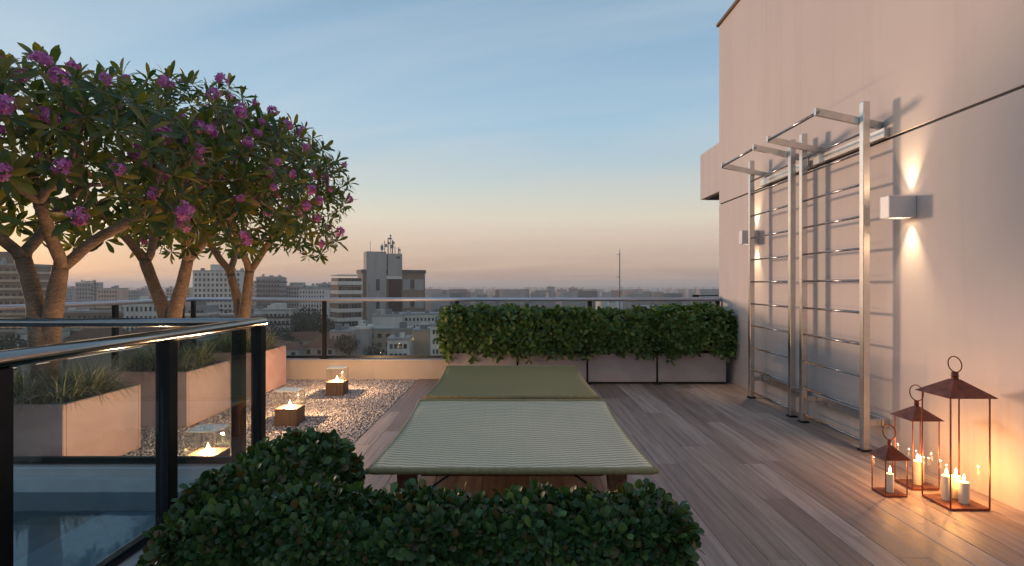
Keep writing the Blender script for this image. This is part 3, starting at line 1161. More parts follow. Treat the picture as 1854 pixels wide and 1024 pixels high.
# planters below the trees
pn = ['nearest', 'middle', 'farthest']
for i, (y0, y1) in enumerate(PLANTER_Y):
    x0, x1 = -3.80, -3.0
    t = thing('tree_planter', f'square pinkish stone planter box holding the {pn[i]} blossom tree', 'planter', (-3.4, (y0 + y1) / 2, 0), 'stone planters of the blossom trees')
    MB().box(x0, x1, y0, y0 + .03, -.015, .50, .005).build('front_panel', M['pink_stone'], t)
    MB().box(x0, x1, y1 - .03, y1, -.015, .50, .005).build('back_panel', M['pink_stone'], t)
    for q in (x0, x1 - .03):
        MB().box(q, q + .03, y0 + .031, y1 - .031, -.015, .50, .005).build('side_panel', M['pink_stone'], t)
    MB().box(x0 + .031, x1 - .031, y0 + .032, y1 - .032, -.01, .45).build('soil', M['soil'], t)
    # ornamental grass
    g = thing('ornamental_grass', f'arching variegated grass spilling over the {pn[i]} tree planter', 'grass plant', (-3.4, (y0 + y1) / 2, .451), 'grass clumps in the tree planters')
    V, Fc = [], []
    tuf = [(-3.62, y0 + .2), (-3.4, y0 + .17), (-3.18, y0 + .2), (-3.16, y0 + .42), (-3.2, y1 - .17), (-3.62, y1 - .2), (-3.4, y1 - .2), (-3.66, y0 + .42)]
    og = np.array(origin(g))
    for (gx_, gy_) in tuf:
        for b in range(190):
            az = random.uniform(0, 6.283)
            L = random.uniform(.20, .42)
            lean = random.uniform(.35, 1.35)
            w = random.uniform(.0026, .0048)
            dx, dy = math.cos(az), math.sin(az)
            bx, by = gx_ + random.gauss(0, .035), gy_ + random.gauss(0, .035)
            base = len(V)
            for k in range(5):
                tt = k / 4
                rr = L * lean * tt ** 1.25
                zz = .44 + L * (tt * 1.2 - lean * .95 * tt ** 2.2)
                ww = w * (1 - tt ** 2 * .9)
                V.append((bx + dx * rr - dy * ww - og[0], by + dy * rr + dx * ww - og[1], zz - og[2]))
                V.append((bx + dx * rr + dy * ww - og[0], by + dy * rr - dx * ww - og[1], zz - og[2]))
            for k in range(4):
                a = base + 2 * k
                Fc.append((a, a + 1, a + 3, a + 2))
    o = link('blades', mesh_np('blades', V, Fc, True), M['grass_blade'], g)
    o['kind'] = 'stuff'

# ================================================================== FIRE CUBES ON THE GRAVEL
cn = ['nearest, seen through the railing glass', 'middle one of three', 'farthest, near the far parapet']
for i, y in enumerate((3.93, 5.38, 6.83)):
    x = -2.10
    t = thing('fire_cube', f'wooden glass cube lamp glowing on gravel, {cn[i]}', 'lamp', (x, y, 0), 'cube lamps on the gravel')
    a = .105
    MB().box(x - a, x + a, y - a, y + a, -.012, .15, .006).build('wooden_base', M['cube_wood'], t)
    gl = thing  # (glass sides are separate panes)
    for (xa, xb, ya, yb) in ((x - a, x + a, y - a, y - a + .005), (x - a, x + a, y + a - .005, y + a), (x - a, x - a + .005, y - a + .006, y + a - .006), (x + a - .005, x + a, y - a + .006, y + a - .006)):
        MB().box(xa, xb, ya, yb, .152, .31).build('glass_side', M['lamp_glass'], t)
    MB().box(x - a, x + a, y - a, y + a, .3105, .316).build('glass_top', M['lamp_glass'], t)
    MB().lathe((x, y, .152), [(0.0, .012), (.03, .011), (.052, .006), (.056, 0.001)], 20).build('glowing_disc', M['fire_disc'], t)
    MB().lathe((x, y, .160), [(0.001, 0), (.016, .008), (.012, .025), (.004, .045), (.0008, .056)], 10).build('flame_tip', M['fire_disc'], t)
    for (ex, ey) in ((-1, -1), (1, -1), (-1, 1), (1, 1)):
        MB().box(x + ex * (a + .0005) - .0022, x + ex * (a + .0005) + .0022, y + ey * (a + .0005) - .0022, y + ey * (a + .0005) + .0022, .152, .3095).build('glass_edge', M['glass_edge'], t)
    for (xa, xb, ya, yb) in ((x - a, x + a, y - a - .004, y - a - .0005), (x - a, x + a, y + a + .0005, y + a + .004), (x - a - .004, x - a - .0005, y - a, y + a), (x + a + .0005, x + a + .004, y - a, y + a)):
        MB().box(xa, xb, ya, yb, .3095, .3165).build('glass_edge', M['glass_edge'], t)
    ld = bpy.data.lights.new('fire_light', 'POINT')
    ld.energy = 19.0
    ld.color = (1.0, .56, .27)
    ld.shadow_soft_size = .009
    lo = bpy.data.objects.new('fire_light', ld)
    COL.objects.link(lo); lo.parent = t; lo.location = (0, 0, .222)

# ================================================================== SUN LOUNGERS
def lounger(label, y0, L, wmat, trim, seed):
    t = thing('sun_lounger', label, 'sun lounger', (0, y0, 0))
    n, m = 28, 36
    half = lambda s: .735 + .02 * s - .024 * math.sin(math.pi * s) ** .8
    zz = lambda s, q:   .362 - .018 * math.sin(math.pi * s) * (1 - .45 * q * q) + .0035 * noise.noise(Vector((q * 2.2, s * 3.1, seed)))
    V, Fc = [], []
    for lay in (0, -.012):
        for j in range(m + 1):
            s = j / m
            for i in range(n + 1):
                q = -1 + 2 * i / n
                V.append((half(s) * q, y0 + .015 + (L - .03) * s, zz(s, q) + lay))
    K = (n + 1) * (m + 1)
    for j in range(m):
        for i in range(n):
            a = j * (n + 1) + i
            Fc.append((a, a + 1, a + n + 2, a + n + 1))
            Fc.append((K + a, K + a + n + 1, K + a + n + 2, K + a + 1))
    for j in range(m):
        for e in (0, n):
            a = j * (n + 1) + e
            Fc.append((a, a + n + 1, K + a + n + 1, K + a))
    MB().add(V, Fc, True).build('woven_sling', M[wmat], t)
    for sx in (-1, 1):
        MB().tube([(sx * half(j / 18), y0 + .02 + (L - .04) * j / 18, zz(j / 18, 1) - .004) for j in range(19)], .0085, 8).build('side_hem', M[trim], t)
    for s, nm in ((0, 'end_roll'), (1, 'end_roll')):
        w = half(s)
        y = y0 + .012 + (L - .024) * s
        MB().tube([(-w - .008, y, zz(s, 1) - .006), (-w + .03, y, zz(s, 1) - .006), (w - .03, y, zz(s, 1) - .006), (w + .008, y, zz(s, 1) - .006)], [.013, .0185, .0185, .013], 12).build(nm, M[trim], t)
    for sx in (-1, 1):
        m_ = MB()
        pts = [(sx * .56, y0 + .10, .325), (sx * .56, y0 + L * .5, .30), (sx * .56, y0 + L - .1, .325)]
        m_.box(min(sx * .535, sx * .585), max(sx * .535, sx * .585), y0 + .08, y0 + L - .08, .215, .285, .008)
        m_.build('side_rail', M['warm_wood'], t)
        for yy in (y0 + .09, y0 + L - .17):
            mm = MB()
            xb, xt = sx * .545, sx * .56
            vs = []
            for z, wx, cx_ in ((.002, .030, xb + sx * .015), (.345, .052, xt - sx * .01)):
                for (ax_, ay_) in ((-1, 0), (1, 0), (1, 1), (-1, 1)):
                    vs.append((cx_ + ax_ * wx, yy + .075 * ay_ - .002, z))
            mm.add(vs, [(0, 1, 2, 3)[::-1], (4, 5, 6, 7), (0, 1, 5, 4), (1, 2, 6, 5), (2, 3, 7, 6), (3, 0, 4, 7)])
            mm.build('leg', M['warm_wood'], t)
        MB().tube([(sx * .29, y0 + .06, .345), (sx * .53, y0 + .075, .17)], .006, 6).build('brace', M['black_metal'], t)
    for yy in (y0 + .42, y0 + L - .3):
        MB().box(-.532, .532, yy, yy + .04, .19, .27, .006).build('cross_beam', M['warm_wood'], t)
    return t
lounger('woven grey green double sun lounger nearest the camera', 2.88, 1.755, 'weave', 'olive_trim', 1)
lounger('olive woven double sun lounger behind, in front of the far planters', 4.79, 1.78, 'weave_olive', 'olive_trim', 2)

# ================================================================== WALL BARS
LX = 2.765
def wall_bars(label, ya, yb):
    t = thing('wall_bars', label, 'exercise rack', (LX, (ya + yb) / 2, 0), 'steel wall bars on the house wall')
    s = .027
    for y in (ya, yb):
        p = MB().box(LX - s, LX + s, y - s, y + s, .004, 2.735, .004).build('post', M['ladder_steel'], t)
        MB().box(LX - s - .012, LX + s + .012, y - s - .012, y + s + .012, .001, .018, .003).build('foot', M['black_metal'], p)
    for k in range(10):
        z = .073 + .253 * k
        MB().tube([(LX, ya + s - .004, z), (LX, yb - s + .004, z)], .0095, 10).build('rung', M['rung_steel'], t)
    for z0, z1 in ((2.445, 2.525), (.185, .265)):
        MB().box(WX - .045, WX - .003, ya - .05, yb + .05, z0, z1, .004).build('wall_plate', M['ladder_steel'], t)
    for y in (ya, yb):
        MB().box(LX + s + .001, WX - .046, y - .022, y + .022, .20, .25, .003).build('bracket', M['ladder_steel'], t)
        # arm that slopes up and out from the wall
        x0, z0, x1, z1 = WX - .004, 2.56, 2.40, 2.675
        vs = []
        for (x, z) in ((x0, z0), (x1, z1)):
            for (dy, dz) in ((-.016, -.028), (.016, -.028), (.016, .028), (-.016, .028)):
                vs.append((x, y + (.047 if y == ya else -.047) + dy, z + dz))
        MB().add(vs, [(0, 1, 2, 3), (7, 6, 5, 4), (0, 4, 5, 1), (1, 5, 6, 2), (2, 6, 7, 3), (3, 7, 4, 0)]).build('pull_up_arm', M['ladder_steel'], t)
    MB().tube([(2.415, ya + .02, 2.665), (2.415, yb - .02, 2.665)], .0125, 10).build('pull_up_bar', M['rung_steel'], t)
    MB().tube([(LX, ya + s, 2.50), (LX, yb - s, 2.50)], .0095, 10).build('rung', M['rung_steel'], t)
wall_bars('steel wall bars with pull up bar nearest the camera, by the lanterns', 4.46, 5.40)
wall_bars('steel wall bars with pull up bar farther away, by the far hedge', 5.62, 6.57)

# ================================================================== WALL LAMPS
def wall_lamp(label, y):
    z = 1.87
    t = thing('wall_lamp', label, 'wall lamp', (WX - .1, y, z), 'up and down wall lamps')
    a, h, p = .055, .08, .20
    x0, x1 = WX - p, WX - .003
    MB().box(x0, x1, y - a, y - a + .006, z - h, z + h, .002).build('front_plate', M['lamp_paint'], t)
    MB().box(x0, x1, y + a - .006, y + a, z - h, z + h, .002).build('back_plate', M['lamp_paint'], t)
    MB().box(x0, x0 + .006, y - a + .0065, y + a - .0065, z - h, z + h, .002).build('end_plate', M['lamp_paint'], t)
    MB().box(x1 - .02, x1, y - a + .0065, y + a - .0065, z - h, z + h, .002).build('wall_mount', M['lamp_paint'], t)
    MB().box(x0 + .007, x1 - .021, y - a + .007, y + a - .007, z - .02, z + .02).build('divider', M['black_metal'], t)
    for s in (1, -1):
        MB().lathe((x1 - .052, y, z + s * .028), [(0, .002 * s), (.022, 0), (.024, -.004 * s)], 16).build('lens', M['lens_glow'], t)
        ld = bpy.data.lights.new('wall_spot', 'SPOT')
        ld.energy = 15.0
        ld.color = (1.0, .72, .42)
        ld.spot_size = R(62)
        ld.spot_blend = 1.0
        ld.shadow_soft_size = .012
        o = bpy.data.objects.new('wall_spot', ld)
        COL.objects.link(o); o.parent = t
        o.location = (.1 - .003 - .052, 0, s * .05)
        o.rotation_euler = Vector((.0, 0, -s)).to_track_quat('Z', 'Y').to_euler()
wall_lamp('grey box wall lamp shining up and down beside the near wall bars', 4.17)
wall_lamp('grey box wall lamp at the far wall corner behind the wall bars', 6.80)

# ================================================================== LANTERNS
def lantern(label, x0, y0, w, zb, zr, zring, candles):
    x1, y1 = x0 + w, y0 + w
    cx, cy = x0 + w / 2, y0 + w / 2
    t = thing('lantern', label, 'lantern', (cx, cy, 0), 'lanterns by the house wall')
    b = .0065 if w > .2 else .005
    MB().box(x0, x1, y0, y1, .002, .016, .002).build('base', M['lantern_metal'], t)
    for (px_, py_) in ((x0, y0), (x1 - b, y0), (x0, y1 - b), (x1 - b, y1 - b)):
        MB().box(px_, px_ + b, py_, py_ + b, .0165, zb - .0005).build('corner_post', M['lantern_metal'], t)
    m = MB()
    for (xa, xb, ya, yb) in ((x0, x1, y0, y0 + b), (x0, x1, y1 - b, y1), (x0, x0 + b, y0 + b + .0005, y1 - b - .0005), (x1 - b, x1, y0 + b + .0005, y1 - b - .0005)):
        m.box(xa, xb, ya, yb, zb, zb + b)
    m.build('top_frame', M['lantern_metal'], t)
    for (xa, xb, ya, yb) in ((x0 + b, x1 - b, y0 + .002, y0 + .004), (x0 + b, x1 - b, y1 - .004, y1 - .002), (x0 + .002, x0 + .004, y0 + b, y1 - b), (x1 - .004, x1 - .002, y0 + b, y1 - b)):
        MB().box(xa, xb, ya, yb, .017, zb - .001).build('glass_pane', M['lantern_glass'], t)
    # hipped roof with overhang, hollow
    o = w * .10
    k = w * .085
    vs = []
    for th in (0, -.003):
        vs += [(x0 - o, y0 - o, zb + .004 + th), (x1 + o, y0 - o, zb + .004 + th), (x1 + o, y1 + o, zb + .004 + th), (x0 - o, y1 + o, zb + .004 + th)]
        vs += [(cx - k, cy - k, zr + th), (cx + k, cy - k, zr + th), (cx + k, cy + k, zr + th), (cx - k, cy + k, zr + th)]
    fs = [(0, 1, 5, 4), (1, 2, 6, 5), (2, 3, 7, 6), (3, 0, 4, 7), (4, 5, 6, 7)]
    fs += [tuple(i + 8 for i in q)[::-1] for q in fs] + [(0, 8, 9, 1), (1, 9, 10, 2), (2, 10, 11, 3), (3, 11, 8, 0)]
    rf = MB().add(vs, fs).build('roof', M['lantern_metal'], t)
    ch = .028 + w * .06
    MB().lathe((cx, cy, zr - .001), [(k * 1.1, 0), (k * .95, .004), (k * .95, ch * .45), (k * 1.15, ch * .5), (k * .95, ch * .56), (k * .9, ch), (0, ch + .003)], 14).build('chimney', M['lantern_metal'], rf)
    rr = (zring - zr - ch) / 2
    pts = [(cx + math.cos(a) * rr * .88, cy + math.sin(a) * rr * .25, zr + ch + rr + math.sin(a) * rr) for a in [2 * math.pi * q / 24 for q in range(25)]]
    MB().tube(pts, .0035, 6, False).build('ring_handle', M['lantern_metal'], t)
    for (ox, oy, rad, hh) in candles:
        qx, qy = cx + ox, cy + oy
        c = MB().lathe((qx, qy, .0165), [(rad * .98, 0), (rad, .004), (rad, hh - .004), (rad * .92, hh), (rad * .5, hh - .003), (0, hh - .004)], 18).build('candle', M['candle_wax'], t)
        MB().tube([(qx, qy, .0165 + hh - .004), (qx, qy, .0165 + hh + .008)], .0012, 5).build('wick', M['wick'], c)
        MB().lathe((qx, qy, .0165 + hh + .005), [(0.001, 0), (.006, .006), (.0075, .014), (.005, .026), (.0008, .040)], 10).build('flame', M['flame'], c)
        ld = bpy.data.lights.new('candle_light', 'POINT')
        ld.energy = 1.0 * (hh / .13)
        ld.color = (1.0, .44, .13)
        ld.shadow_soft_size = .005
        lo = bpy.data.objects.new('candle_light', ld)
        COL.objects.link(lo); lo.parent = t; lo.location = (ox, oy, .0165 + hh + .052)
lantern('large rust red lantern with three candles, tallest of three by the wall', 2.52, 3.27, .232, .650, .742, .875,
        [(-.035, .02, .026, .145), (.03, -.03, .027, .125), (.045, .05, .024, .135)])
lantern('medium rust red lantern with lit candle, between the other two', 2.535, 3.60, .172, .440, .515, .652, [(.0, -.01, .026, .15), (.045, .03, .022, .13)])
lantern('small rust red lantern with one candle, shortest of three', 2.285, 3.48, .136, .228, .302, .428, [(-.005, -.015, .020, .115)])

# ================================================================== THE CITY
def at(u, d):
    return (u - 927.0) / F * d
def zt(v, d):
    return EYE - (v - HV) / F * d

def block(parent, name, mat, x0, x1, y0, y1, z0, z1):
    return MB().box(x0, x1, y0, y1, z0, z1).build(name, M[mat], parent, True)

def facade(parent, x0, x1, y, z0, z1, cols, rows, fw=.6, fh=.5, mat='window_glass', name='window', stf=True, side=None):
    """recess-framed windows in a grid on the front (y) face, or on the side face at x when side is given"""
    m = MB()
    cw, rh = (x1 - x0) / cols, (z1 - z0) / rows
    for i in range(cols):
        for j in range(rows):
            a = x0 + cw * (i + .5 - fw / 2); b = x0 + cw * (i + .5 + fw / 2)
            c = z0 + rh * (j + .5 - fh / 2); d = z0 + rh * (j + .5 + fh / 2)
            if side is None:
                m.box(a, b, y - .06, y + .1, c, d)
            else:
                m.box(side - .06, side + .1, a, b, c, d)
    o = m.build(name, M[mat], parent, True)
    if stf:
        o['kind'] = 'stuff'
    return o

def bands(parent, x0, x1, y0, y1, z0, z1, n, mat, proud=.35, frac=.42):
    """one slab band per storey wrapped round the block"""
    h = (z1 - z0) / n
    for i in range(n):
        MB().box(x0 - proud, x1 + proud, y0 - proud, y1 + proud, z0 + h * i, z0 + h * (i + frac)).build('floor_band', M[mat], parent, True)

def tower(label, u, d, rz=0.0, name='apartment_building', cat='building', group=None):
    return thing(name, label, cat, (at(u, d), d, 0), group, R(rz))

BZ = -52.0
# central tower with dark slot and roof antennas
d = 300.0
t = tower('dark central office tower with tall grey stair core and roof antennas', 716, d, 24)
k = d / F
zr = zt(488, d)
block(t, 'wall', 'conc_brown', -17.0, 16.0, 0, 16, BZ, zr - 1.8)
block(t, 'roof_slab', 'conc_dark', -17.6, 16.4, -.6, 16.6, zr - 1.79, zr)
block(t, 'stair_core', 'conc_grey', -15.2, -5.0, -1.0, 8, BZ, zt(456, d))
block(t, 'stair_core', 'conc_grey', -4.0, 3.4, -.8, 8, zr - 3.0, zt(459, d))
block(t, 'core_link', 'conc_white', -4.98, -4.02, 1.2, 7.5, zr, zt(460, d))
block(t, 'dark_slot', 'slot_brown', -3.4, 3.1, -.7, .2, BZ, zr - 5)
block(t, 'slot_lintel', 'conc_white', -4.9, 3.3, -1.1, -.05, zr - 4.9, zr - 3.2)
for j in range(8):
    z0 = zr - 9.6 - j * 9.6
    block(t, 'wall_panel', 'conc_grey', -14.4, -10.4, -1.25, -1.02, z0 - 1.2, z0 + 4.6)
    block(t, 'wall_panel', 'conc_grey', -8.4, -5.4, -1.25, -1.02, z0 - 1.2, z0 + 4.6)
    block(t, 'window', 'window_glass', -10.3, -8.5, -1.15, -1.02, z0 - 1.2, z0 + 4.6)
    block(t, 'wall_panel', 'conc_grey', 4.0, 7.8, -.3, -.01, z0 - 1.2, z0 + 4.6)
    block(t, 'wall_panel', 'conc_grey', 10.2, 15.2, -.3, -.01, z0 - 1.2, z0 + 4.6)
    block(t, 'window', 'window_glass', 7.9, 10.1, -.2, -.01, z0 - .2, z0 + 4.4)
block(t, 'window', 'window_glass', .2, 2.2, -.9, -.81, zt(468, d), zt(464, d))
for j in range(9):
    block(t, 'window', 'window_glass', -17.06, -17.005, 3, 13, zr - 8 - j * 6.2, zr - 5 - j * 6.2)
zc = zt(456, d)
for (x, h, r) in ((-12.5, 5.5, .12), (-6.5, 4.5, .25), (-5.2, 6, .2), (-3.4, 7.5, .3), (-2.2, 9.5, .16), (-1.2, 6.5, .35), (.2, 3, .2), (2.2, 2.6, .3), (3.0, 2.0, .2)):
    MB().tube([(x, 2 + abs(x) * .1, zc - 1), (x, 2 + abs(x) * .1, zc + h)], r, 6).build('roof_antenna', M['steel_grey'], t, True)
for (x, z, w, h) in ((-6.7, 2.2, 1.4, 2.4), (-4.6, 3.4, 1.2, 1.6), (-3.0, 4.8, 1.6, 1.0), (-1.5, 3.0, 1.8, 2.0), (-2.3, 7.2, 1.5, .9), (-.6, 5.0, 1.0, 1.4), (2.4, 1.2, 1.3, .8), (-2.2, 8.6, .9, .7)):
    MB().box(x - w / 2, x + w / 2, 1.6, 2.2, zc + z - h / 2, zc + z + h / 2).build('antenna_panel', M['steel_grey'], t, True)

# striped office building
d = 262.0
t = tower('office building with white and brown horizontal stripes left of the central tower', 634, d, 36)
zr = zt(503, d)
block(t, 'wall', 'conc_brown', -5.6, 5.4, 0, 9.5, BZ, zr)
bands(t, -5.6, 5.4, 0, 9.5, zr - 44.9, zr + 1.0, 11, 'conc_white', .35, .40)
block(t, 'roof_box', 'conc_white', -5.9, 5.8, -.3, 9.8, zr + 1.0, zr + 1.6)
facade(t, -5.4, 5.2, 0, zr - 43.2, zr + 1.0, 7, 11, .82, .5)

# buildings row: label, u0, u1, vtop, D, rz, mat, cols, rows, fw, fh, extras
def simple_building(label, u0, u1, vt, d, mat, cols, rows, fw=.55, fh=.5, rz=8, dep=12, rowh=3.1, core=None, band=None, name='apartment_building', win='window_glass', roof=None):
    w = (u1 - u0) * d / F * .94
    t = tower(label, (u0 + u1) / 2, d, rz, name)
    zr = zt(vt, d)
    block(t, 'wall', mat, -w / 2, w / 2, 0, dep, BZ, zr)
    block(t, 'parapet', 'conc_grey' if mat != 'conc_grey' else 'conc_white', -w / 2 - .15, w / 2 + .15, -.15, dep + .15, zr + .004, zr + .7)
    if cols:
        facade(t, -w / 2 + .5, w / 2 - .5, 0, zr - rows * rowh, zr - .3, cols, rows, fw, fh, win)
        n2 = max(2, int(cols * dep / w))
        sd = -w / 2 if rz > 0 else w / 2
        m = facade(t, .8, dep - .8, 0, zr - rows * rowh, zr - .3, n2, rows, fw, fh, win, 'window', True, sd - (.04 if rz < 0 else 0))
    if band:
        bands(t, -w / 2, w / 2, 0, dep, zr - rows * rowh, zr, rows, band, .5, .3)
    rr = random.Random(label)
    for q in range(rr.randint(2, 4)):
        bw, bh = rr.uniform(1.0, 2.6), rr.uniform(.9, 2.2)
        bx = rr.uniform(-w / 2 + bw, w / 2 - bw) if w > 3 * bw else 0
        block(t, 'roof_tank', rr.choice(('conc_grey', 'conc_white', 'steel_grey')), bx - bw / 2, bx + bw / 2, dep * .1 + q * 1.9, dep * .1 + q * 1.9 + 1.6, zr + .705, zr + .705 + bh)
    for c in (core or []):
        cu0, cu1, cv = c
        a, b = (cu0 - (u0 + u1) / 2) * d / F, (cu1 - (u0 + u1) / 2) * d / F
        block(t, 'roof_core', mat, a, b, dep * .25, dep * .75, zr + .71, zt(cv, d))
    return t

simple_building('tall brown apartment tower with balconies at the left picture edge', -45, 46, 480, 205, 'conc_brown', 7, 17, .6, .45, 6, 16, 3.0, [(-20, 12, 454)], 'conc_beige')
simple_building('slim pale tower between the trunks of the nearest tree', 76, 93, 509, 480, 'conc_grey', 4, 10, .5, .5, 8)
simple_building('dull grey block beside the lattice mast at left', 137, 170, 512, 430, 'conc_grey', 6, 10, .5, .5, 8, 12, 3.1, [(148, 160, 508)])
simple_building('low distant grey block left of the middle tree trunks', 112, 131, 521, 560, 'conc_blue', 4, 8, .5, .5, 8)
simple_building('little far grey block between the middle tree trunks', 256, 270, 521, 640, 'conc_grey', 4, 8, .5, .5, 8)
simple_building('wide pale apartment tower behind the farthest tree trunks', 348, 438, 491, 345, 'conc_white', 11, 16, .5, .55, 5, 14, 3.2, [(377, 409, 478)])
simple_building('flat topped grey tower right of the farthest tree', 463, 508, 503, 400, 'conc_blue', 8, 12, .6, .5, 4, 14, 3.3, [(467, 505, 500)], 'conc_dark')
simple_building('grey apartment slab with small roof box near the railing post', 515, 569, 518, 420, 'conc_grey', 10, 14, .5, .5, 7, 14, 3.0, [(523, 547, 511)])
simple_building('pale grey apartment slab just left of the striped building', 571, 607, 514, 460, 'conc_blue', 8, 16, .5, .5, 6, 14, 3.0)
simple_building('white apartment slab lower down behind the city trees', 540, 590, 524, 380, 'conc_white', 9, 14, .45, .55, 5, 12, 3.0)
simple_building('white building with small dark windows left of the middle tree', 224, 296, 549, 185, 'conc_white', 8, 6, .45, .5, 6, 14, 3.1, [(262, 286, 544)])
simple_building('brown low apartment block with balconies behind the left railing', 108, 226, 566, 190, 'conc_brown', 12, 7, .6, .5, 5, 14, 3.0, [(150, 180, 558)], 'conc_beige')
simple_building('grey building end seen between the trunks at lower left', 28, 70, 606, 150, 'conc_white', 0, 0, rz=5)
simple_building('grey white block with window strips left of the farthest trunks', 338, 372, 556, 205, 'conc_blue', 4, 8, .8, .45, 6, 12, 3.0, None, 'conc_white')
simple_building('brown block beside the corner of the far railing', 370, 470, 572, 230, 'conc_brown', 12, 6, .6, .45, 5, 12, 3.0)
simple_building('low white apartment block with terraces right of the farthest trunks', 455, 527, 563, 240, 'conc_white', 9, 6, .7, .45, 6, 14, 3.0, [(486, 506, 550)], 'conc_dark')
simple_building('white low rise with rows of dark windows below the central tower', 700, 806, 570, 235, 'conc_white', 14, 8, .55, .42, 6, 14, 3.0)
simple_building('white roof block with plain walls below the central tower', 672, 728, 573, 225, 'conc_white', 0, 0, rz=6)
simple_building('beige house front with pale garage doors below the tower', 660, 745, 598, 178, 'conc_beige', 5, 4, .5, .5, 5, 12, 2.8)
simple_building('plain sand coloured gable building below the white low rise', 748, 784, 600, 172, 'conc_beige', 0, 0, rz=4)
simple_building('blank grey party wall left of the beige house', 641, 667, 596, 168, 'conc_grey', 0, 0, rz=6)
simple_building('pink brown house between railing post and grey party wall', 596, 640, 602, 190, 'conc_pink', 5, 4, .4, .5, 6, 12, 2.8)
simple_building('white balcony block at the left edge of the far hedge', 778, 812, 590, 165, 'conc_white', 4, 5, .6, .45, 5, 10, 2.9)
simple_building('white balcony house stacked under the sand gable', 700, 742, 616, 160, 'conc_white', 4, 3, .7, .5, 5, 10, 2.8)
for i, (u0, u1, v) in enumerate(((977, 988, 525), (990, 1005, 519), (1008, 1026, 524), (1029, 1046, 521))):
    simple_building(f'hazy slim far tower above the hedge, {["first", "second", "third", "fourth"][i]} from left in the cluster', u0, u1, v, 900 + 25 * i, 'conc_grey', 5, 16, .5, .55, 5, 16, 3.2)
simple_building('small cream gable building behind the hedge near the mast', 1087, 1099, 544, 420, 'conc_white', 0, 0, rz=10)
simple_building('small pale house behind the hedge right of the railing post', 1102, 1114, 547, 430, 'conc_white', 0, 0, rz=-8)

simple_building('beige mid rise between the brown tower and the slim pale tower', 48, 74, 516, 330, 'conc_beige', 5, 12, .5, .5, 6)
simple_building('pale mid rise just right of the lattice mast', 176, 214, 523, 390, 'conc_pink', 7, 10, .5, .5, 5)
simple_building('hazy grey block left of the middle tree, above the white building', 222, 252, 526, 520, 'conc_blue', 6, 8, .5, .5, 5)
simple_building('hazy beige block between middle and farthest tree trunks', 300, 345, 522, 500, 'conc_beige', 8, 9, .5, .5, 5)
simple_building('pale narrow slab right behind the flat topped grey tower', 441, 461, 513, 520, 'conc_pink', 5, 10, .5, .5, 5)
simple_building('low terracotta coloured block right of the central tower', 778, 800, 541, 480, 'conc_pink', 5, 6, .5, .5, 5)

# low houses with tiled roofs: slopes between the larger blocks
def house(label, u, v, d, w, dep, h, rz, wall, roofm):
    t = thing('city_house', label, 'house', (at(u, d), d, 0), 'tiled roof houses in the city', R(rz))
    zr = zt(v, d)
    block(t, 'wall', wall, -w / 2, w / 2, 0, dep, BZ, zr)
    o = .5
    vs = [(-w / 2 - o, -o, zr), (w / 2 + o, -o, zr), (w / 2 + o, dep + o, zr), (-w / 2 - o, dep + o, zr), (-w / 2 + dep * .25, dep / 2, zr + h), (w / 2 - dep * .25, dep / 2, zr + h)]
    MB().add(vs, [(0, 1, 5, 4), (1, 2, 5), (2, 3, 4, 5), (3, 0, 4), (3, 2, 1, 0)]).build('roof', M[roofm], t, True)
    for i in range(3):
        x = -w / 2 + w * (i + .5) / 3
        block(t, 'window', 'window_glass', x - .6, x + .6, -.06, .05, zr - 2.2, zr - .9)
    return t
house('red roofed house below the city trees by the far railing', 545, 615, 200, 15, 9, 2.5, 14, 'conc_beige', 'roof_tile')
house('brown roofed house beside the farthest planter grass', 578, 628, 180, 11, 8, 2.2, -10, 'conc_pink', 'roof_tile')
house('dark roofed house low behind the far railing corner', 512, 632, 170, 9, 8, 2.0, 8, 'conc_grey', 'brick_red')
house('tiled house at the foot of the striped building', 606, 612, 215, 9, 8, 2.0, 20, 'conc_beige', 'roof_tile')
house('tiled house left of the white building with terraces', 415, 598, 215, 12, 9, 2.4, -12, 'conc_white', 'roof_tile')
house('tiled house in front of the low brown block at left', 170, 612, 160, 14, 9, 2.4, 10, 'conc_beige', 'roof_tile')
house('tiled house under the white building at left', 262, 602, 165, 10, 8, 2.2, -6, 'conc_pink', 'brick_red')

# masts
m = thing('radio_mast', 'thin radio mast with two cross arms rising above the hedge', 'mast', (at(1122, 150), 150, 0))
MB().tube([(0, 0, BZ), (0, 0, zt(462, 150)), (0, 0, zt(450, 150))], [.22, .13, .05], 8).build('pole', M['steel_grey'], m, True)
for v in (460, 501):
    MB().tube([(-.75, 0, zt(v, 150)), (.15, 0, zt(v, 150))], .08, 6).build('cross_arm', M['steel_grey'], m, True)
m = thing('lattice_mast', 'dark lattice construction mast above the grey block at left', 'mast', (at(172, 400), 400, 0))
MB().tube([(0, 0, BZ), (0, 0, zt(507, 400))], .45, 6).build('pole', M['conc_dark'], m, True)
for v, w in ((513, 2.2), (520, 4.5), (526, 6.5), (532, 8.0)):
    MB().tube([(-w * .5, 0, zt(v, 400)), (w, 0, zt(v + 2, 400))], .35, 5).build('cross_arm', M['conc_dark'], m, True)

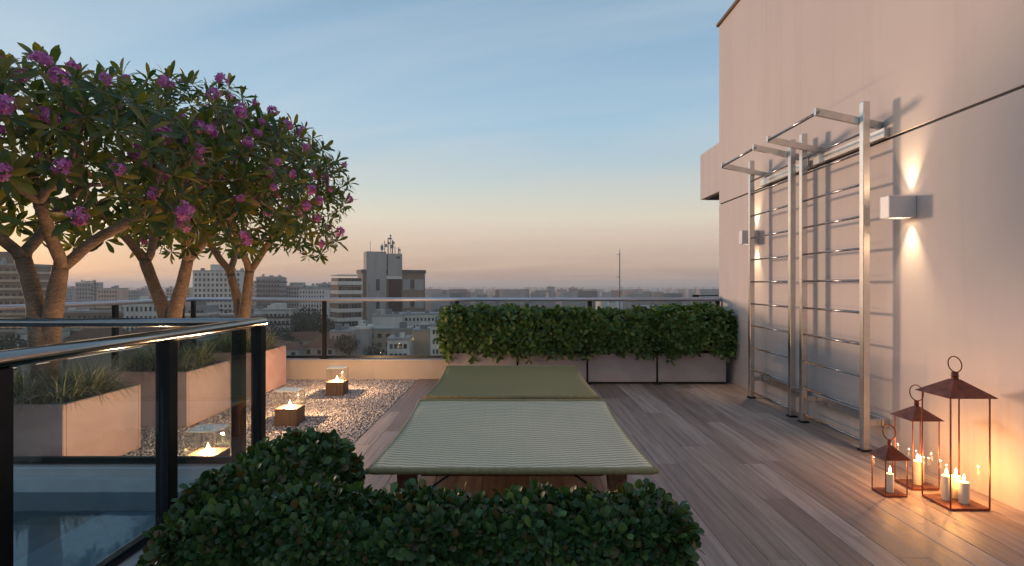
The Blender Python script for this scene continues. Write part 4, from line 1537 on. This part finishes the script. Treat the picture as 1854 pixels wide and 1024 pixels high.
# city trees
def city_tree(label, u, v, d, r, seed, zs=.9):
    rr = np.random.default_rng(seed)
    zr = zt(v, d)
    t = thing('city_tree', label, 'tree', (at(u, d), d, 0), 'dark trees among the city houses')
    MB().tube([(0, 0, BZ), (.2, 0, zr - r * 1.2), (0, 0, zr - r * .6)], [.5, .35, .2], 7).build('trunk', M['bark'], t, True)
    n = 900
    D = rr.normal(0, 1, (n, 3)); D /= np.linalg.norm(D, axis=1, keepdims=True)
    lob = np.array([1 + .45 * noise.noise(Vector(q) * 1.9 + Vector((seed, 0, 0))) for q in D])
    P = D * (rr.uniform(.55, 1.0, n) * lob)[:, None] * np.array([r, r, r * zs]) + np.array([0, 0, zr - r * zs * .95])
    Vt = np.array([(-.5, 0, 0), (.1, -.35, .1), (.6, 0, 0), (.0, .4, -.1)]); Ft = np.array([(0, 1, 2, 3)])
    Rm = rot_to(D + rr.normal(0, .5, (n, 3)), rr.uniform(0, 6.28, n))
    V, Fa = scatter(Vt, Ft, P, Rm, rr.uniform(.10, .2, n) * r)
    o = link('crown', mesh_np('crown', V, Fa), M['city_leaf'], t)
    return t
CT = [('leftmost dark tree of the clump beside the railing post', 540, 562, 245, 6.5), ('tallest dark tree of the clump by the railing post', 556, 556, 255, 7.5),
      ('round dark tree in the clump left of the railing post', 572, 570, 235, 6.0), ('dark tree at the right end of the clump by the striped building', 598, 578, 232, 4.5),
      ('dark tree below the white terraces block', 505, 590, 200, 5.0), ('dark tree behind the farthest tree trunk', 400, 560, 270, 7.0),
      ('rust dark tree beside the blank grey party wall', 628, 604, 165, 3.4), ('dark tree under the beige house front', 676, 624, 150, 3.0),
      ('dark tree at lower left between near tree trunks', 20, 605, 140, 5.0), ('dark tree by the low brown block at left', 205, 590, 180, 4.5),
      ('dark tree behind the middle tree planter', 330, 590, 190, 5.0), ('dark tree above the left end of the far hedge', 800, 556, 420, 9.0),
      ('dark tree below the low brown block', 120, 598, 165, 4.0), ('dark tree near the red roofed house', 520, 606, 185, 4.0)]
for i, c in enumerate(CT):
    city_tree(c[0], c[1], c[2], c[3], c[4], 60 + i)

# distant city and woods as one mass each
def sprawl():
    r = np.random.default_rng(21)
    V, Fa = [], []
    fs = np.array([(0, 2, 3, 1), (4, 5, 7, 6), (0, 1, 5, 4), (2, 6, 7, 3), (0, 4, 6, 2), (1, 3, 7, 5)])
    n = 0
    for _ in range(5200):
        dd = 430 * math.exp(r.uniform(0, 2.75))
        an = r.uniform(-R(47), R(30))
        x, y = dd * math.tan(an), dd
        g = ground_z(x, y)
        h = r.uniform(5, 16) if r.random() < .88 else r.uniform(18, 46)
        w, dp = r.uniform(8, 22), r.uniform(8, 18)
        # keep the skyline open where the photograph shows it open
        top = zt(523 if dd < 2600 else 519, dd)
        if g + h > top:
            h = max(3.0, top - g)
        a = r.uniform(-.6, .6)
        c, s = math.cos(a), math.sin(a)
        for z in (g - 12, g + h):
            for yy in (-dp / 2, dp / 2):
                for xx in (-w / 2, w / 2):
                    V.append((x + xx * c - yy * s, y + xx * s + yy * c, z))
        Fa.append(fs + n); n += 8
    o = link('distant_city', mesh_np('distant_city', V, np.concatenate(Fa)), M['sprawl'])
    stuff(o, 'hazy mass of small distant buildings reaching to the horizon', 'city')
    V, Fa, k = [], [], 0
    Vt = np.array([(-.5, 0, 0), (.1, -.35, .1), (.6, 0, 0), (.0, .4, -.1)]); Ft = np.array([(0, 1, 2, 3)])
    P, S, N = [], [], []
    for _ in range(1500):
        dd = 330 * math.exp(r.uniform(0, 2.5))
        an = r.uniform(-R(46), R(28))
        x, y = dd * math.tan(an), dd
        g = ground_z(x, y)
        R0 = r.uniform(4, 9) * (1 + dd / 3000)
        for q in range(26):
            dv = r.normal(0, 1, 3); dv /= np.linalg.norm(dv)
            p = np.array((x, y, g + R0 * .8)) + dv * R0 * r.uniform(.5, 1) * np.array([1.3, 1.3, .8])
            if p[2] > zt(520, dd):
                continue
            P.append(p); N.append(dv + np.array([0, -.2, .3])); S.append(R0 * r.uniform(.5, .9))
    V, Fa = scatter(Vt, Ft, np.array(P), rot_to(np.array(N), r.uniform(0, 6.28, len(P))), np.array(S))
    o = link('distant_woods', mesh_np('distant_woods', V, Fa), M['city_leaf'])
    stuff(o, 'dark hazy belts of trees between the distant buildings', 'woods')
sprawl()

# ------------------------------------------------------------------ the evening haze
hz = MB().box(-24000, 24000, -24000, 24000, -80, 40)
k = Mat('haze')
pv = k.node('ShaderNodeVolumePrincipled', Color=(.94, .87, .84, 1), Density=.00036, Anisotropy=.2)
k.l.new(pv.outputs[0], k.out.inputs['Volume'])
ho = hz.build('haze', k.m)
stuff(ho, 'mauve evening haze over the distant city', 'haze')
